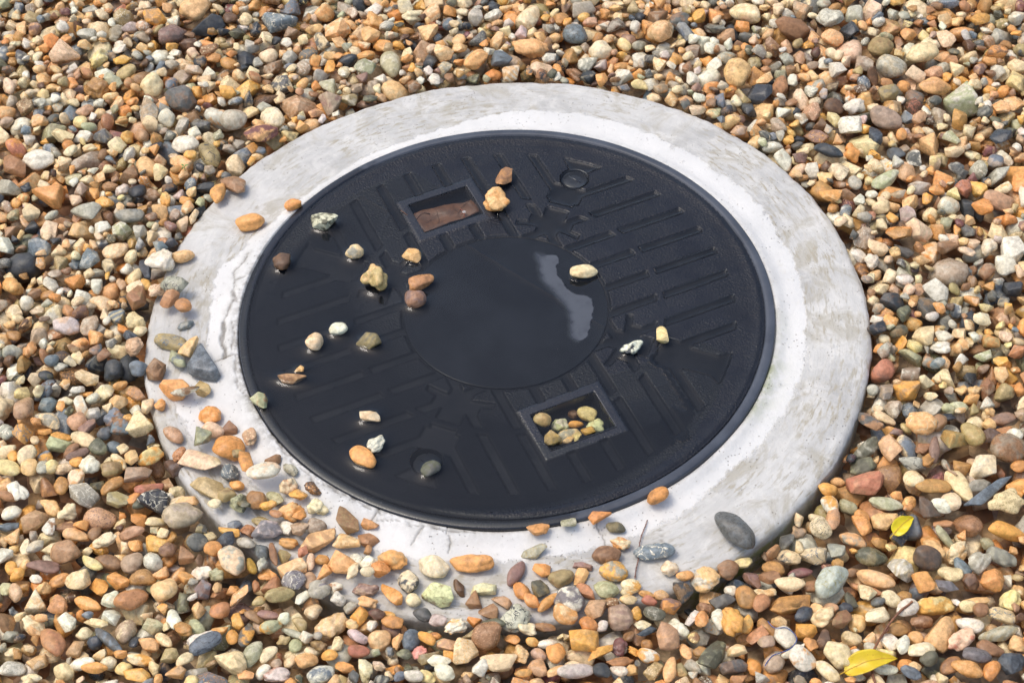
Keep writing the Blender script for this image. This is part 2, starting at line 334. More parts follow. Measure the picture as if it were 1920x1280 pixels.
def build_ring():
    fine = np.arange(math.radians(140), math.radians(292), 0.0009/0.34)
    coarse = np.arange(math.radians(-68), math.radians(140), 0.0032/0.36)
    th = np.concatenate([coarse, fine]); nT = len(th)
    prof = [(0.262, -0.030), (0.262, -0.0125), (0.292, -0.0112)]
    for r in np.linspace(0.296, 0.3985, 62): prof.append((r, Z_RING - 0.0010*((r-0.30)/0.1)**2))
    r0, z0 = 0.3985, Z_RING - 0.001
    for a in np.linspace(8, 90, 8): prof.append((r0 + 0.0078*math.sin(math.radians(a)), z0 - 0.0078*(1-math.cos(math.radians(a)))))
    for z in (-0.028, -0.036, -0.045, -0.060, -0.085): prof.append((r0 + 0.0078, z))
    P = np.array(prof); nR = len(P)
    TH, RR = np.meshgrid(th, P[:, 0], indexing='ij'); ZZ = np.broadcast_to(P[:, 1], TH.shape).copy()
    X, Y = RR*np.cos(TH), RR*np.sin(TH)
    zt = np.array(ZONE_PTS); order = np.argsort(zt[:, 0]); zt = zt[order]
    deg = np.degrees(TH) % 360
    rb = np.interp(deg, np.r_[zt[-1, 0]-360, zt[:, 0], zt[0, 0]+360], np.r_[zt[-1, 1], zt[:, 1], zt[0, 1]])
    rb = rb + 0.0016*fbm1(TH, 3)
    zone = 1/(1+np.exp((RR-rb)/0.0022))
    top = ZZ > -0.016
    ZZ = ZZ + np.where(top, 0.0009*zone, 0)
    rz = np.random.RandomState(2)
    und = sum(0.0004*np.sin(TH*k+rz.rand()*6+RR*rz.uniform(-90, 90)) for k in (2, 3, 5, 9, 17))
    ZZ = ZZ + np.where(top, und, 0)
    ZZ = ZZ + np.where(RR > 0.3008, mortar(RR, deg), np.where(top, -0.003, 0))
    wob = 0.0010*fbm1(TH, 9) + 0.00035*fbm1(TH*7, 19)
    k = np.clip((RR-0.39)/0.01, 0, 1); X = X + k*wob*np.cos(TH); Y = Y + k*wob*np.sin(TH)
    ZZ = ZZ - k*np.clip(0.0006*fbm1(TH, 29)+0.0003*fbm1(TH*9, 31), 0, 0.003)
    dc = np.full(X.shape, 1e9)
    wig = 0.0008*np.sin(TH*61+RR*240)+0.0006*np.sin(RR*900+TH*97)
    for w, pts in CRACKS: dc = np.minimum(dc, poly_dist(X+wig, Y+wig*0.7, pts)-w)
    crack = np.clip(1-dc/0.0009, 0, 1)*0.5
    dw = poly_dist(X+wig, Y-wig, WIDE_CRACK)
    wide = np.clip((0.0030-dw)/0.0012, 0, 1)
    ZZ = ZZ - 0.0012*np.clip(1-dc/0.0012, 0, 1) - 0.0028*wide
    rim = RR-R_COVER
    lw = np.exp(-((((deg-205)+180) % 360-180)/48)**2)
    grime = np.clip(np.exp(-np.maximum(rim, 0)/0.0075)*(0.25+0.85*lw), 0, 1)
    grime = np.maximum(grime, 0.55*np.exp(-np.maximum(dc, 0)/0.004)*np.exp(-np.maximum(rim-0.02, 0)/0.01))
    grime = np.where(RR < 0.31, np.maximum(grime, 0.3*np.exp(-np.maximum(rim, 0)/0.003)), grime)
    da = lambda a, s: np.exp(-((((deg-a)+180) % 360-180)/s)**2)
    algae = np.exp(-np.maximum(rim, 0)/0.010)*(0.9*da(332, 6)+0.7*da(341, 4)+0.35*da(352, 5)) + np.where(ZZ < -0.022, 0.75*da(302, 12)+0.25, 0)
    V = np.stack([X.ravel(), Y.ravel(), ZZ.ravel()], 1)
    i = np.arange(nT*nR).reshape(nT, nR); j = np.roll(i, -1, axis=0)
    F = np.stack([i[:, :-1].ravel(), i[:, 1:].ravel(), j[:, 1:].ravel(), j[:, :-1].ravel()], 1)
    me = mesh_np('concrete_ring', V, F)
    attr(me, 'polar', 'FLOAT_VECTOR', np.stack([(TH*0.36).ravel(), RR.ravel(), ZZ.ravel()], 1))
    attr(me, 'zone', 'FLOAT', np.clip(zone - 0.55*wide, 0, 1)); attr(me, 'grime', 'FLOAT', np.clip(grime+0.0*wide, 0, 1))
    attr(me, 'algae', 'FLOAT', np.clip(algae, 0, 1)); attr(me, 'crack', 'FLOAT', np.clip(np.maximum(crack, wide*0.62), 0, 1))
    o = link('concrete_ring', me, CONCRETE)
    tag(o, 'white limewashed concrete ring round the black cover, cracked at its left', 'concrete ring')
    return o
build_ring()

# ------------------------------------------------------------------ black plastic manhole cover
TH0 = math.radians(21.5)                                   # the moulded pattern is turned by this angle
CT, ST = math.cos(TH0), math.sin(TH0)
def to_xy(u, v): return u*CT - v*ST, u*ST + v*CT
def to_uv(x, y): return x*CT + y*ST, -x*ST + y*CT
WN = (-0.68, -0.733); WK, WS0 = 0.0058, 0.070
def water_level(x, y):
    s = WN[0]*x + WN[1]*y
    return Z_PAD + WK*(s - WS0)

def inside(px, py, poly):
    c = np.zeros(px.shape, bool); n = len(poly)
    for k in range(n):
        (x0, y0), (x1, y1) = poly[k], poly[(k+1) % n]
        c ^= ((y0 > py) != (y1 > py)) & (px < (x1-x0)*(py-y0)/(y1-y0+1e-12)+x0)
    return c

FILM = [[(0.1285, -0.1875), (0.1369, -0.1795), (0.1472, -0.1733), (0.1571, -0.1709), (0.164, -0.1601), (0.1715, -0.153), (0.1838, -0.157), (0.1945, -0.1571), (0.1931, -0.1658), (0.186, -0.1778), (0.1852, -0.1901), (0.1792, -0.2007), (0.172, -0.196), (0.1635, -0.2045), (0.1509, -0.2164), (0.1422, -0.2177), (0.1349, -0.2026)], [(0.1494, -0.083), (0.159, -0.077), (0.1737, -0.1005), (0.1822, -0.1244), (0.1918, -0.1455), (0.1989, -0.1524), (0.1953, -0.1584), (0.1838, -0.1564), (0.1763, -0.1343), (0.1664, -0.1039), (0.1565, -0.0927)]]
def blur(a, n):
    for ax in (0, 1):
        c = np.cumsum(np.pad(a, [(n+1, n) if k == ax else (0, 0) for k in (0, 1)], mode='edge'), axis=ax)
        a = (np.take(c, np.arange(2*n+1, c.shape[ax]), axis=ax) - np.take(c, np.arange(0, c.shape[ax]-2*n-1), axis=ax))/(2*n+1)
    return a

def low_mask(U, V):
    """moulded relief in millimetres: True where the surface lies low"""
    r = np.hypot(U, V); low = r < 117.5
    for q in range(4):
        a, b = U, V
        for _ in range(q): a, b = -b, a                    # quarter turns
        for k in (18.75, 56.25, 93.75, 131.25):
            for sgn in (1, -1):
                ch = (np.abs(b - sgn*k) < 4.7) & (a > 60)
                low |= ch & (r > 179) & (r < 256.5)
                if k < 120: low |= ch & (r < 170)
        s, t = (a + b)*0.70711, (b - a)*0.70711            # along and across the diagonal
        at = np.abs(t)
        low |= (r > 136) & (r < 143) & (at < 39) & (s > 0)
        low |= (s > 126) & (s < 152) & (at < 26) & ((r > 136) | (at < 13))
        low |= (s >= 150) & (r < 170.5) & (at < 14)
        low |= (r > 179) & (s > 0) & (s < 212) & (at < 20) & ~((at > 15) & (s < 184))
        if q in (0, 2): low |= (s > 232) & (r < 256.5) & (at < np.maximum(7, 12 + (s - 240)*0.8))
        else: low |= (s > 200) & (r < 257) & (at < 15 + np.maximum(0, s - 244)*0.7)
    fr = (np.abs(U) < 48) & (np.abs(np.abs(V) - 177) < 37)
    return low & ~fr, fr

POCK = (38.5, 150.0, 204.5)                                # half width, near and far edge of each pocket opening
BOLT_R, BOLT_S = 17.5, 226.0
def in_pocket(U, V, g=0.0): return (np.abs(U) < POCK[0]+g) & (np.abs(V) > POCK[1]-g) & (np.abs(V) < POCK[2]+g)
def bolt_dist(U, V):
    c = BOLT_S*0.70711
    return np.minimum(np.hypot(U-c, V-c), np.hypot(U+c, V+c))

def film_mask(U, V):
    """1 where a ragged film of water clings to the grained plastic above the water line"""
    X, Y = to_xy(U*0.001, V*0.001); out = np.zeros(U.shape, np.float32)
    for poly in FILM:
        xs = [q[0] for q in poly]; ys = [q[1] for q in poly]
        m = (X > min(xs)-0.01) & (X < max(xs)+0.01) & (Y > min(ys)-0.01) & (Y < max(ys)+0.01)
        wx = 0.0016*np.sin(X[m]*310+Y[m]*140)+0.0012*np.sin(X[m]*190-Y[m]*610)+0.0006*np.sin(X[m]*1300+Y[m]*900)
        wy = 0.0016*np.sin(Y[m]*330-X[m]*120)+0.0012*np.sin(Y[m]*210+X[m]*570)
        out[m] = np.maximum(out[m], inside(X[m]+wx, Y[m]+wy, poly))
    return out

def surface_height(step):
    """relief grid in (u, v) millimetres -> metres, the same grid serves the plate and the water"""
    n = int(round(301/step)); ax = np.arange(-n, n+1)*step
    U, V = np.meshgrid(ax, ax, indexing='xy')
    sub = 2
    fa = np.arange(-n*sub-sub, n*sub+sub+1)*(step/sub)
    FU, FV = np.meshgrid(fa, fa, indexing='xy')
    lo, fr = low_mask(FU, FV)
    m = blur(blur(lo.astype(np.float32), 1), 1)[sub:-sub:sub, sub:-sub:sub]
    f = blur(blur(fr.astype(np.float32), 1), 1)[sub:-sub:sub, sub:-sub:sub]
    r = np.hypot(U, V)
    H = Z_PAD + (Z_LOW-Z_PAD)*m + 0.0011*f
    xx, yy = to_xy(U, V); dd = ((np.degrees(np.arctan2(yy, xx))-192+180) % 360)-180
    H = H + 0.0016*(1-0.9*np.clip((78-np.abs(dd))/30, 0, 1))*np.clip((r-268)/14, 0, 1)**2            # the outer band turns up towards the rim
    H = H - 0.0010*np.clip((r-284)/3, 0, 1)
    H = H - 0.0006*np.clip((r-150)/60, 0, 1)*np.clip((268-r)/10, 0, 1)
    surface_height.film = film_mask(U, V); surface_height.frame = f
    return U, V, r, H, m

def grid_faces(keep):
    n, k = keep.shape
    i = np.arange(n*k).reshape(n, k)
    F = np.stack([i[:-1, :-1].ravel(), i[:-1, 1:].ravel(), i[1:, 1:].ravel(), i[1:, :-1].ravel()], 1)
    kf = keep.ravel()[F].all(axis=1); F = F[kf]
    used = np.zeros(n*k, bool); used[F.ravel()] = True
    remap = np.cumsum(used)-1
    return used, remap[F]

def lathe(prof, n=240, closed=False):
    P = np.array(prof, float); th = np.linspace(0, 2*math.pi, n, endpoint=False)
    V = np.stack([np.outer(np.cos(th), P[:, 0]), np.outer(np.sin(th), P[:, 0]), np.broadcast_to(P[:, 1], (n, len(P)))], 2).reshape(-1, 3)
    i = np.arange(n*len(P)).reshape(n, len(P)); j = np.roll(i, -1, axis=0)
    F = np.stack([i[:, :-1].ravel(), j[:, :-1].ravel(), j[:, 1:].ravel(), i[:, 1:].ravel()], 1)
    return V, F

cover = tag(empty('manhole_cover'), 'round black plastic manhole cover lying in the white concrete ring, half flooded', 'manhole cover')

def build_plate():
    U, V, r, H, m = surface_height(1.2)
    keep = (r < 289.2) & (r > 112.5) & ~in_pocket(U, V, -0.4) & (bolt_dist(U, V) > BOLT_R-0.3)
    used, F = grid_faces(keep)
    # pull the ragged round edges onto their circles
    Ux, Vx = U.copy(), V.copy()
    X, Y = to_xy(Ux, Vx); X, Y = X*0.001, Y*0.001
    wl = np.maximum(water_level(X, Y), H+0.0006*surface_height.film)
    P = np.stack([X.ravel(), Y.ravel(), H.ravel()], 1)[used]
    me = mesh_np('cover_plate', P, F)
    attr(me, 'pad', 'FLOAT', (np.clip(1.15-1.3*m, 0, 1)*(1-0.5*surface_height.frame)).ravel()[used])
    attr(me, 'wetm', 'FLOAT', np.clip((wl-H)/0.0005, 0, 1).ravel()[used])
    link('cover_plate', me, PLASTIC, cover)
build_plate()

def build_rim():
    prof = [(0.2870, -0.0050), (0.2876, Z_PAD-0.0012), (0.2893, Z_PAD-0.0008), (0.2902, -0.0014), (0.2910, -0.0009), (0.2945, -0.0009), (0.2985, -0.0012), (0.2995, -0.0017), (0.3001, -0.0028), (0.3003, -0.0050), (0.2999, -0.0135)]
    V, F = lathe(prof, 360)
    th = np.arctan2(V[:, 1], V[:, 0])
    V[:, 2] += 0.00018*np.sin(th*5+1)+0.00012*np.sin(th*11)+0.0001*np.sin(th*23+2)
    th = np.degrees(np.arctan2(V[:, 1], V[:, 0]))
    d = ((th-203+180) % 360)-180
    wm = np.clip((92-np.abs(d))/26, 0, 1)
    V[:, 2] -= np.where(V[:, 2] > -0.0045, 0.0009*wm, 0)
    me = mesh_np('cover_rim', V, F); attr(me, 'wetm', 'FLOAT', wm); link('cover_rim', me, RIM, cover)
build_rim()

DRY = [(0.0357, 0.0868), (0.0467, 0.082), (0.0636, 0.0821), (0.064, 0.0717), (0.0586, 0.0591), (0.0633, 0.0434), (0.0731, 0.0224), (0.082, 0.0167), (0.0911, 0.0161), (0.0979, 0.0081), (0.0983, -0.0069), (0.0939, -0.0237), (0.0911, -0.0381), (0.0867, -0.0499), (0.0775, -0.0528), (0.07, -0.0439), (0.0718, -0.0295), (0.071, -0.0123), (0.0683, 0.0027), (0.0597, 0.0133), (0.0566, 0.0235), (0.048, 0.0343), (0.043, 0.0448), (0.0407, 0.0552), (0.0415, 0.0707)]
def chaikin(p, n=3):
    for _ in range(n):
        q = []
        for i in range(len(p)):
            a, b = np.array(p[i]), np.array(p[(i+1) % len(p)]); q += [a*0.75+b*0.25, a*0.25+b*0.75]
        p = q
    return [tuple(q) for q in p]
DRY = chaikin(DRY)
def dry_mask(X, Y):
    m = (X > min(q[0] for q in DRY)-0.004) & (X < max(q[0] for q in DRY)+0.004) & (Y > min(q[1] for q in DRY)-0.004) & (Y < max(q[1] for q in DRY)+0.004)
    out = np.zeros(X.shape, np.float32)
    xs, ys = X[m], Y[m]
    d = poly_dist(xs, ys, DRY+DRY[:1]); d = np.where(inside(xs, ys, DRY), d, -d)
    pa = np.array(DRY); yb = np.linspace(pa[:, 1].min(), pa[:, 1].max(), 14)
    xm = [0.5*(pa[np.abs(pa[:, 1]-q) < 0.006, 0].min()+pa[np.abs(pa[:, 1]-q) < 0.006, 0].max()) for q in yb]
    left = np.clip((np.interp(ys, yb, xm)-xs)/0.004+0.3, 0, 1)
    soft = 0.0010 + 0.010*left
    out[m] = np.clip(0.5+d/soft, 0, 1); return out

def build_disc():
    rr = np.r_[np.linspace(0, 0.1125, 90), 0.1138, 0.1147, 0.1150, 0.1151]
    zz = np.r_[np.full(90, Z_LOW+0.0018), Z_LOW+0.0018, Z_LOW+0.0015, Z_LOW+0.0008, Z_LOW-0.003]
    n = 400; th = np.linspace(0, 2*math.pi, n, endpoint=False)
    X, Y = np.outer(np.cos(th), rr), np.outer(np.sin(th), rr)
    Z = np.broadcast_to(zz, X.shape).copy()
    wig = 0.0007*np.sin(Y*420+X*200)+0.0003*np.sin(Y*900-X*500)
    dry = dry_mask(X+wig, Y)
    V = np.stack([X.ravel(), Y.ravel(), Z.ravel()], 1)
    i = np.arange(n*len(rr)).reshape(n, len(rr)); j = np.roll(i, -1, axis=0)
    F = np.stack([i[:, :-1].ravel(), i[:, 1:].ravel(), j[:, 1:].ravel(), j[:, :-1].ravel()], 1)
    me = mesh_np('centre_disc', V, F); attr(me, 'dry', 'FLOAT', dry.ravel())
    link('centre_disc', me, DISC, cover)
build_disc()

def build_pocket(sgn):
    """the sunk well of one lifting pocket: four walls and a floor, edges meet the plate's opening"""
    a, b0, b1 = POCK[0]-0.4, POCK[1]+0.4, POCK[2]-0.4
    rings = []
    for ins, z in ((-0.9, Z_PAD+0.0011), (0.0, Z_PAD+0.0011), (0.5, Z_PAD+0.0004), (0.9, Z_PAD-0.001), (1.4, -0.011), (2.0, Z_WELL+0.002), (3.6, Z_WELL)):
        pts = []
        for (cx, cy, a0) in ((a, b1, 0), (-a, b1, 90), (-a, b0, 180), (a, b0, 270)):
            rr = 1.6; ix, iy = (a-ins-rr)*np.sign(cx), (b1-ins-rr if cy == b1 else b0+ins+rr)
            for q in range(5):
                t = math.radians(a0+q*22.5); pts.append((ix+rr*math.cos(t), iy+rr*math.sin(t), z))
        rings.append(pts)
    P = np.array(rings); nr, nk = P.shape[:2]
    P[..., 1] *= sgn
    if sgn < 0: P[..., 0] *= -1
    X, Y = to_xy(P[..., 0]*0.001, P[..., 1]*0.001)
    V = np.stack([X.ravel(), Y.ravel(), P[..., 2].ravel()], 1)
    i = np.arange(nr*nk).reshape(nr, nk); j = np.roll(i, -1, axis=1)
    F = np.stack([i[:-1].ravel(), i[1:].ravel(), j[1:].ravel(), j[:-1].ravel()], 1)
    V = np.vstack([V, V[i[-1]].mean(axis=0)]); c = len(V)-1
    tri = np.stack([i[-1], np.full(nk, c), j[-1], j[-1]], 1)
    F = np.vstack([F, tri[:, [0, 1, 2, 2]]]) if False else F
    me = mesh_np('lifting_pocket', np.vstack([V]), F)
    # floor as one polygon fan is not needed: a second small mesh would split it, so close it with quads to the centre
    import bmesh
    bm = bmesh.new(); bm.from_mesh(me); bm.verts.ensure_lookup_table()
    bm.faces.new([bm.verts[k] for k in i[-1]][::-1]); bm.verts.remove(bm.verts[c])
    bmesh.ops.recalc_face_normals(bm, faces=bm.faces)
    for f in bm.faces: f.smooth = True
    bm.to_mesh(me); bm.free()
    n = len(me.vertices)
    zs = np.empty(n*3, np.float32); me.vertices.foreach_get('co', zs); zs = zs[2::3]
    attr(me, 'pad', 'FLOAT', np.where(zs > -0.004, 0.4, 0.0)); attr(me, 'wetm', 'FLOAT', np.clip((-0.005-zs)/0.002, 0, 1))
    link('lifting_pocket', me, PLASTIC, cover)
build_pocket(1); build_pocket(-1)

def build_bolt(sgn, sunk):
    c = BOLT_S*0.70711*0.001*sgn
    x, y = to_xy(c, c)
    zt = Z_LOW + (0.0006 if not sunk else -0.004)
    prof = [(0.0, zt), (0.006, zt), (0.0135, zt), (0.0146, zt-0.0006), (0.0149, zt-0.004), (0.0153, -0.012 if not sunk else zt-0.0045), (0.0168, -0.0118), (0.0172, Z_LOW-0.001), (0.01785, Z_LOW), (0.0186, Z_LOW+0.00005)]
    V, F = lathe(prof, 64)
    V[:, 0] += x; V[:, 1] += y
    me = mesh_np('bolt_plug', V, F)
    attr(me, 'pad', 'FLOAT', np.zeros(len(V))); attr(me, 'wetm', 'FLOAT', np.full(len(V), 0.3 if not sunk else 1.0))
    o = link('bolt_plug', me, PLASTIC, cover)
    # the bar moulded across the plug
    L, w, h = 0.0095, 0.0011, 0.0009
    u = np.array([(-L, -w), (L, -w), (L, w), (-L, w)]); k = 0.6
    aa = math.radians(-40); ca, sa = math.cos(aa), math.sin(aa)
    P = []
    for z, q in ((zt-0.0003, 1.0), (zt+h, k)):
        for (p, r_) in u: P.append((x+(p*ca-r_*q*sa), y+(p*sa+r_*q*ca), z))
    F = [(4, 5, 6, 7), (0, 1, 5, 4), (1, 2, 6, 5), (2, 3, 7, 6), (3, 0, 4, 7)]
    me = mesh_np('bolt_slot_bar', np.array(P), np.array(F), False)
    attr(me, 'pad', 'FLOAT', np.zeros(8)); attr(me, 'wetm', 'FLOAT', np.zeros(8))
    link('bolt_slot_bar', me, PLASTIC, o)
build_bolt(1, False); build_bolt(-1, True)

# ------------------------------------------------------------------ pebbles
import bmesh
ICO = {}
for sub in (2, 3, 4):
    b_ = bmesh.new(); bmesh.ops.create_icosphere(b_, subdivisions=sub, radius=1.0)
    b_.verts.ensure_lookup_table()
    ICO[sub] = (np.array([v.co[:] for v in b_.verts]), np.array([[v.index for v in f.verts] for f in b_.faces])); b_.free()

PAL = {'oc': (192, 138, 80), 'or': (194, 132, 70), 'rb': (158, 114, 80), 'br': (130, 97, 70), 'db': (88, 66, 52), 'tn': (205, 166, 118), 'be': (212, 190, 154), 'cr': (232, 215, 182), 'wh': (238, 233, 224), 'gr': (150, 148, 140), 'lg': (190, 187, 180), 'dg': (84, 85, 86), 'bg': (98, 108, 122), 'sl': (50, 54, 62), 'ol': (146, 130, 92), 'gg': (152, 153, 126), 'pk': (206, 180, 156), 'pu': (124, 98, 92), 'go': (206, 152, 72), 'pb': (172, 136, 108), 'yl': (226, 206, 148), 'pg': (108, 104, 112), 'rd': (160, 104, 84), 'po': (210, 162, 112), 'ob': (156, 118, 70), 'mu': (160, 128, 44), 'do': (84, 84, 72), 'py': (188, 190, 152), 'li': (174, 160, 162), 'gb': (150, 130, 114), 'lb': (150, 158, 156), 'mp': (108, 68, 70), 'pr': (196, 134, 128), 'dk': (86, 75, 70)}
LIN = {k: np.array(lin(v)) for k, v in PAL.items()}
TINT = np.array([1.42, 1.37, 1.13])
LIN = {k: v*0.92 + 0.08*(v @ np.array([0.3, 0.55, 0.15])) for k, v in LIN.items()}

def pebble_shape(sub, ty, a, b, c, rs):
    """one closed pebble: a rounded convex polytope with soft dents, half lengths a, b, c (metres)"""
    n = ICO[sub][0]
    p, K, lo, hi = {'r': (10.0, 9, 0.74, 1.0), 'a': (34.0, 10, 0.58, 0.88), 't': (14.0, 8, 0.72, 0.95), 'l': (8.0, 9, 0.74, 0.98)}[ty]
    f = rs.normal(size=(K, 3)); f /= np.linalg.norm(f, axis=1)[:, None]
    d = rs.uniform(lo, hi, K)
    if ty == 't':
        th0 = rs.rand()*6.28
        for k in range(3):
            f[k] = (math.cos(th0+k*2.094), math.sin(th0+k*2.094), 0.15); d[k] = 0.52
    if ty == 'a':
        f[0] = (0.05, 0.1, 1); d[0] = 0.72; f[1] = (0.1, 0, -1); d[1] = 0.75
    fn = f/np.linalg.norm(f, axis=1)[:, None]
    q = np.maximum(n @ fn.T, 0)/d[None]
    r = ((q**p).sum(axis=1) + 1.0)**(-1.0/p)
    amp = {'r': 0.030, 'a': 0.035, 't': 0.03, 'l': 0.085}[ty]
    for _ in range(5):
        k = rs.normal(size=3)*rs.uniform(1.5, 3.4); r = r*(1 + amp*np.sin(n @ k + rs.rand()*6.28))
    for _ in range(6 if ty != 'r' else 3):
        k = rs.normal(size=3)*rs.uniform(4.0, 8.0); r = r*(1 + amp*0.34*np.sin(n @ k + rs.rand()*6.28))
    if ty == 'l':
        for _ in range(3):
            k = rs.normal(size=3); k /= np.linalg.norm(k)
            r = r*(1 - 0.16*np.exp(-((1-n @ k)/0.10)))
    v = n*r[:, None]
    mn, mx = v.min(axis=0), v.max(axis=0)
    v = (v-(mn+mx)/2)/((mx-mn)/2)
    return v*np.array([a, b, c])

def polytope(seed, bev, seg):
    """a broken stone: the solid left by a dozen random cutting planes, its edges worn round"""
    rs = np.random.RandomState(seed)
    K = rs.randint(9, 14)
    f = rs.normal(size=(K, 3)); f /= np.linalg.norm(f, axis=1)[:, None]
    f = np.vstack([f, np.array([[0, 0, 1], [0, 0, -1], [1, 0, 0], [-1, 0, 0], [0, 1, 0], [0, -1, 0]]) + rs.normal(size=(6, 3))*0.22])
    f /= np.linalg.norm(f, axis=1)[:, None]
    return hull_stone(f, np.r_[rs.uniform(0.64, 0.95, K), rs.uniform(0.85, 1.15, 6)], bev, seg)

def hull_stone(f, d, bev, seg):
    bm = bmesh.new()
    for q in f/d[:, None]: bm.verts.new(q)
    res = bmesh.ops.convex_hull(bm, input=bm.verts)
    pts = []
    for fc in bm.faces:
        n = fc.normal; k = n.dot(fc.verts[0].co)
        if k > 1e-5: pts.append(np.array(n)/k)
    bm.free()
    bm = bmesh.new()
    for q in pts: bm.verts.new(q*min(1.0, 1.45/np.linalg.norm(q)))
    bmesh.ops.remove_doubles(bm, verts=bm.verts, dist=0.16)
    bmesh.ops.convex_hull(bm, input=bm.verts)
    bmesh.ops.delete(bm, geom=[v for v in bm.verts if not v.link_faces], context='VERTS')
    bmesh.ops.dissolve_limit(bm, angle_limit=0.12, verts=bm.verts, edges=bm.edges)
    bmesh.ops.bevel(bm, geom=list(bm.edges)+list(bm.verts), offset=bev, segments=seg, profile=0.5, affect='EDGES', clamp_overlap=True)
    bmesh.ops.triangulate(bm, faces=bm.faces)
    bmesh.ops.recalc_face_normals(bm, faces=bm.faces)
    bm.verts.ensure_lookup_table()
    v = np.array([q.co[:] for q in bm.verts]); fa = np.array([[q.index for q in fc.verts] for fc in bm.faces]); bm.free()
    mn, mx = v.min(axis=0), v.max(axis=0)
    return (v-(mn+mx)/2)/((mx-mn)/2), fa
CHIP = [polytope(900+i, (0.13, 0.19, 0.26)[i % 3], 2) for i in range(72)]
def tri_polytope(seed):
    rs = np.random.RandomState(seed)
    f = [(math.cos(q+rs.normal()*0.15), math.sin(q+rs.normal()*0.15), 0.2) for q in (1.57, 3.67, 5.76)]+[(0.06*rs.normal(), 0.06*rs.normal(), 1), (0, 0.05, -1)]+list(rs.normal(size=(5, 3))*np.array([1, 1, 0.35]))
    f = np.array(f); f /= np.linalg.norm(f, axis=1)[:, None]
    return hull_stone(f, np.r_[0.5, 0.5, 0.5, 0.30, 0.34, rs.uniform(0.62, 0.85, 5)], 0.10, 2)
CHIP_TRI = [tri_polytope(500+i) for i in range(10)]
CHIP_SMALL = [polytope(900+i, (0.15, 0.21, 0.26)[i % 3], 1) for i in range(72)]

def pebble_mesh(p, rs, sub):
    """vertices and triangles of one pebble about its own centre"""
    if p.ty == 't':
        v, F = CHIP_TRI[rs.randint(10)]
        k = 1 + 0.04*np.sin(v @ (rs.normal(size=3)*2.2) + rs.rand()*6.28)
        return v*k[:, None]*p.abc, F
    if p.ty == 'a' or (p.ty == 'r' and p.zone == 'fill' and rs.rand() < 0.3):
        lib = CHIP if (p.ind or p.level == 2 or p.abc[0] > 0.0108) and not p.far else CHIP_SMALL
        v, F = lib[rs.randint(len(lib))]
        v = v*rs.choice([-1, 1], 3)[None]
        if orient(v, F) < 0: F = F[:, ::-1]
        k = 1 + 0.05*np.sin(v @ (rs.normal(size=3)*2.2) + rs.rand()*6.28)
        v = v*k[:, None]
        v = v/np.abs(v).max(axis=0)
        return v*p.abc, F
    return pebble_shape(sub, p.ty, *p.abc, rs), ICO[sub][1]

def orient(v, F):
    a, b, c = v[F[:, 0]], v[F[:, 1]], v[F[:, 2]]
    return (a*np.cross(b, c)).sum()

def rot_zyx(yaw, tx, ty):
    cz, sz = math.cos(yaw), math.sin(yaw); cx, sx = math.cos(tx), math.sin(tx); cy, sy = math.cos(ty), math.sin(ty)
    Rz = np.array([[cz, -sz, 0], [sz, cz, 0], [0, 0, 1]]); Rx = np.array([[1, 0, 0], [0, cx, -sx], [0, sx, cx]]); Ry = np.array([[cy, 0, sy], [0, 1, 0], [-sy, 0, cy]])
    return Rz @ Ry @ Rx

def pebble_attrs(v, ca, cb, pat, rs, wet, ang):
    n = len(v)
    A = np.tile(np.r_[ca, wet], (n, 1)); B = np.tile(np.r_[cb, ang], (n, 1))
    w = {'v': (1, 0, 0.2, 0), 's': (0, 1, 0.2, 0), 'p': (0.1, 0, 1, 0), 'b': (0, 0, 0.2, 0.9), '-': (0.12*(rs.rand() < .3), 0.25*(rs.rand() < .25), 0.42, 0.25*(rs.rand() < .2))}[pat]
    PW = np.tile(np.array(w, float), (n, 1))
    R = rot_zyx(rs.rand()*6.28, rs.rand()*6.28, rs.rand()*6.28)
    LP = (v @ R.T)*100.0 + rs.uniform(-40, 40, 3)
    return A, B, PW, LP

# height map that the pebbles are laid down on, one after the other
HX0, HY0, HS = -1.00, -0.74, 0.0015
HNX, HNY = int(2.06/HS), int(1.74/HS)
hx = HX0 + np.arange(HNX)*HS; hy = HY0 + np.arange(HNY)*HS
GX, GY = np.meshgrid(hx, hy, indexing='xy')
GR = np.hypot(GX, GY)
HM = np.where(GR < R_RING, Z_RING, g_top(GX, GY) - 0.030)
GU, GV = to_uv(GX*1000, GY*1000)
HM = np.where(GR > R_RING, HM, HM + mortar(GR, np.degrees(np.arctan2(GY, GX)) % 360)); HM = np.where(GR < 0.300, 0.0, HM); HM = np.where(GR < 0.289, Z_PAD, HM); HM = np.where(GR < 0.115, Z_LOW+0.0017, HM)
HM = np.where((bolt_dist(GU, GV) < 15) & (GR < 0.289) & (GU < 0), Z_LOW-0.004, HM)
HM = np.where(in_pocket(GU, GV, -3.0) & (GR < 0.289), Z_WELL, HM)
HAND = np.zeros(HM.shape, bool)
WET_STONES = []
DRYMASK = np.zeros(HM.shape, bool)                          # footprints of pebbles standing in the water

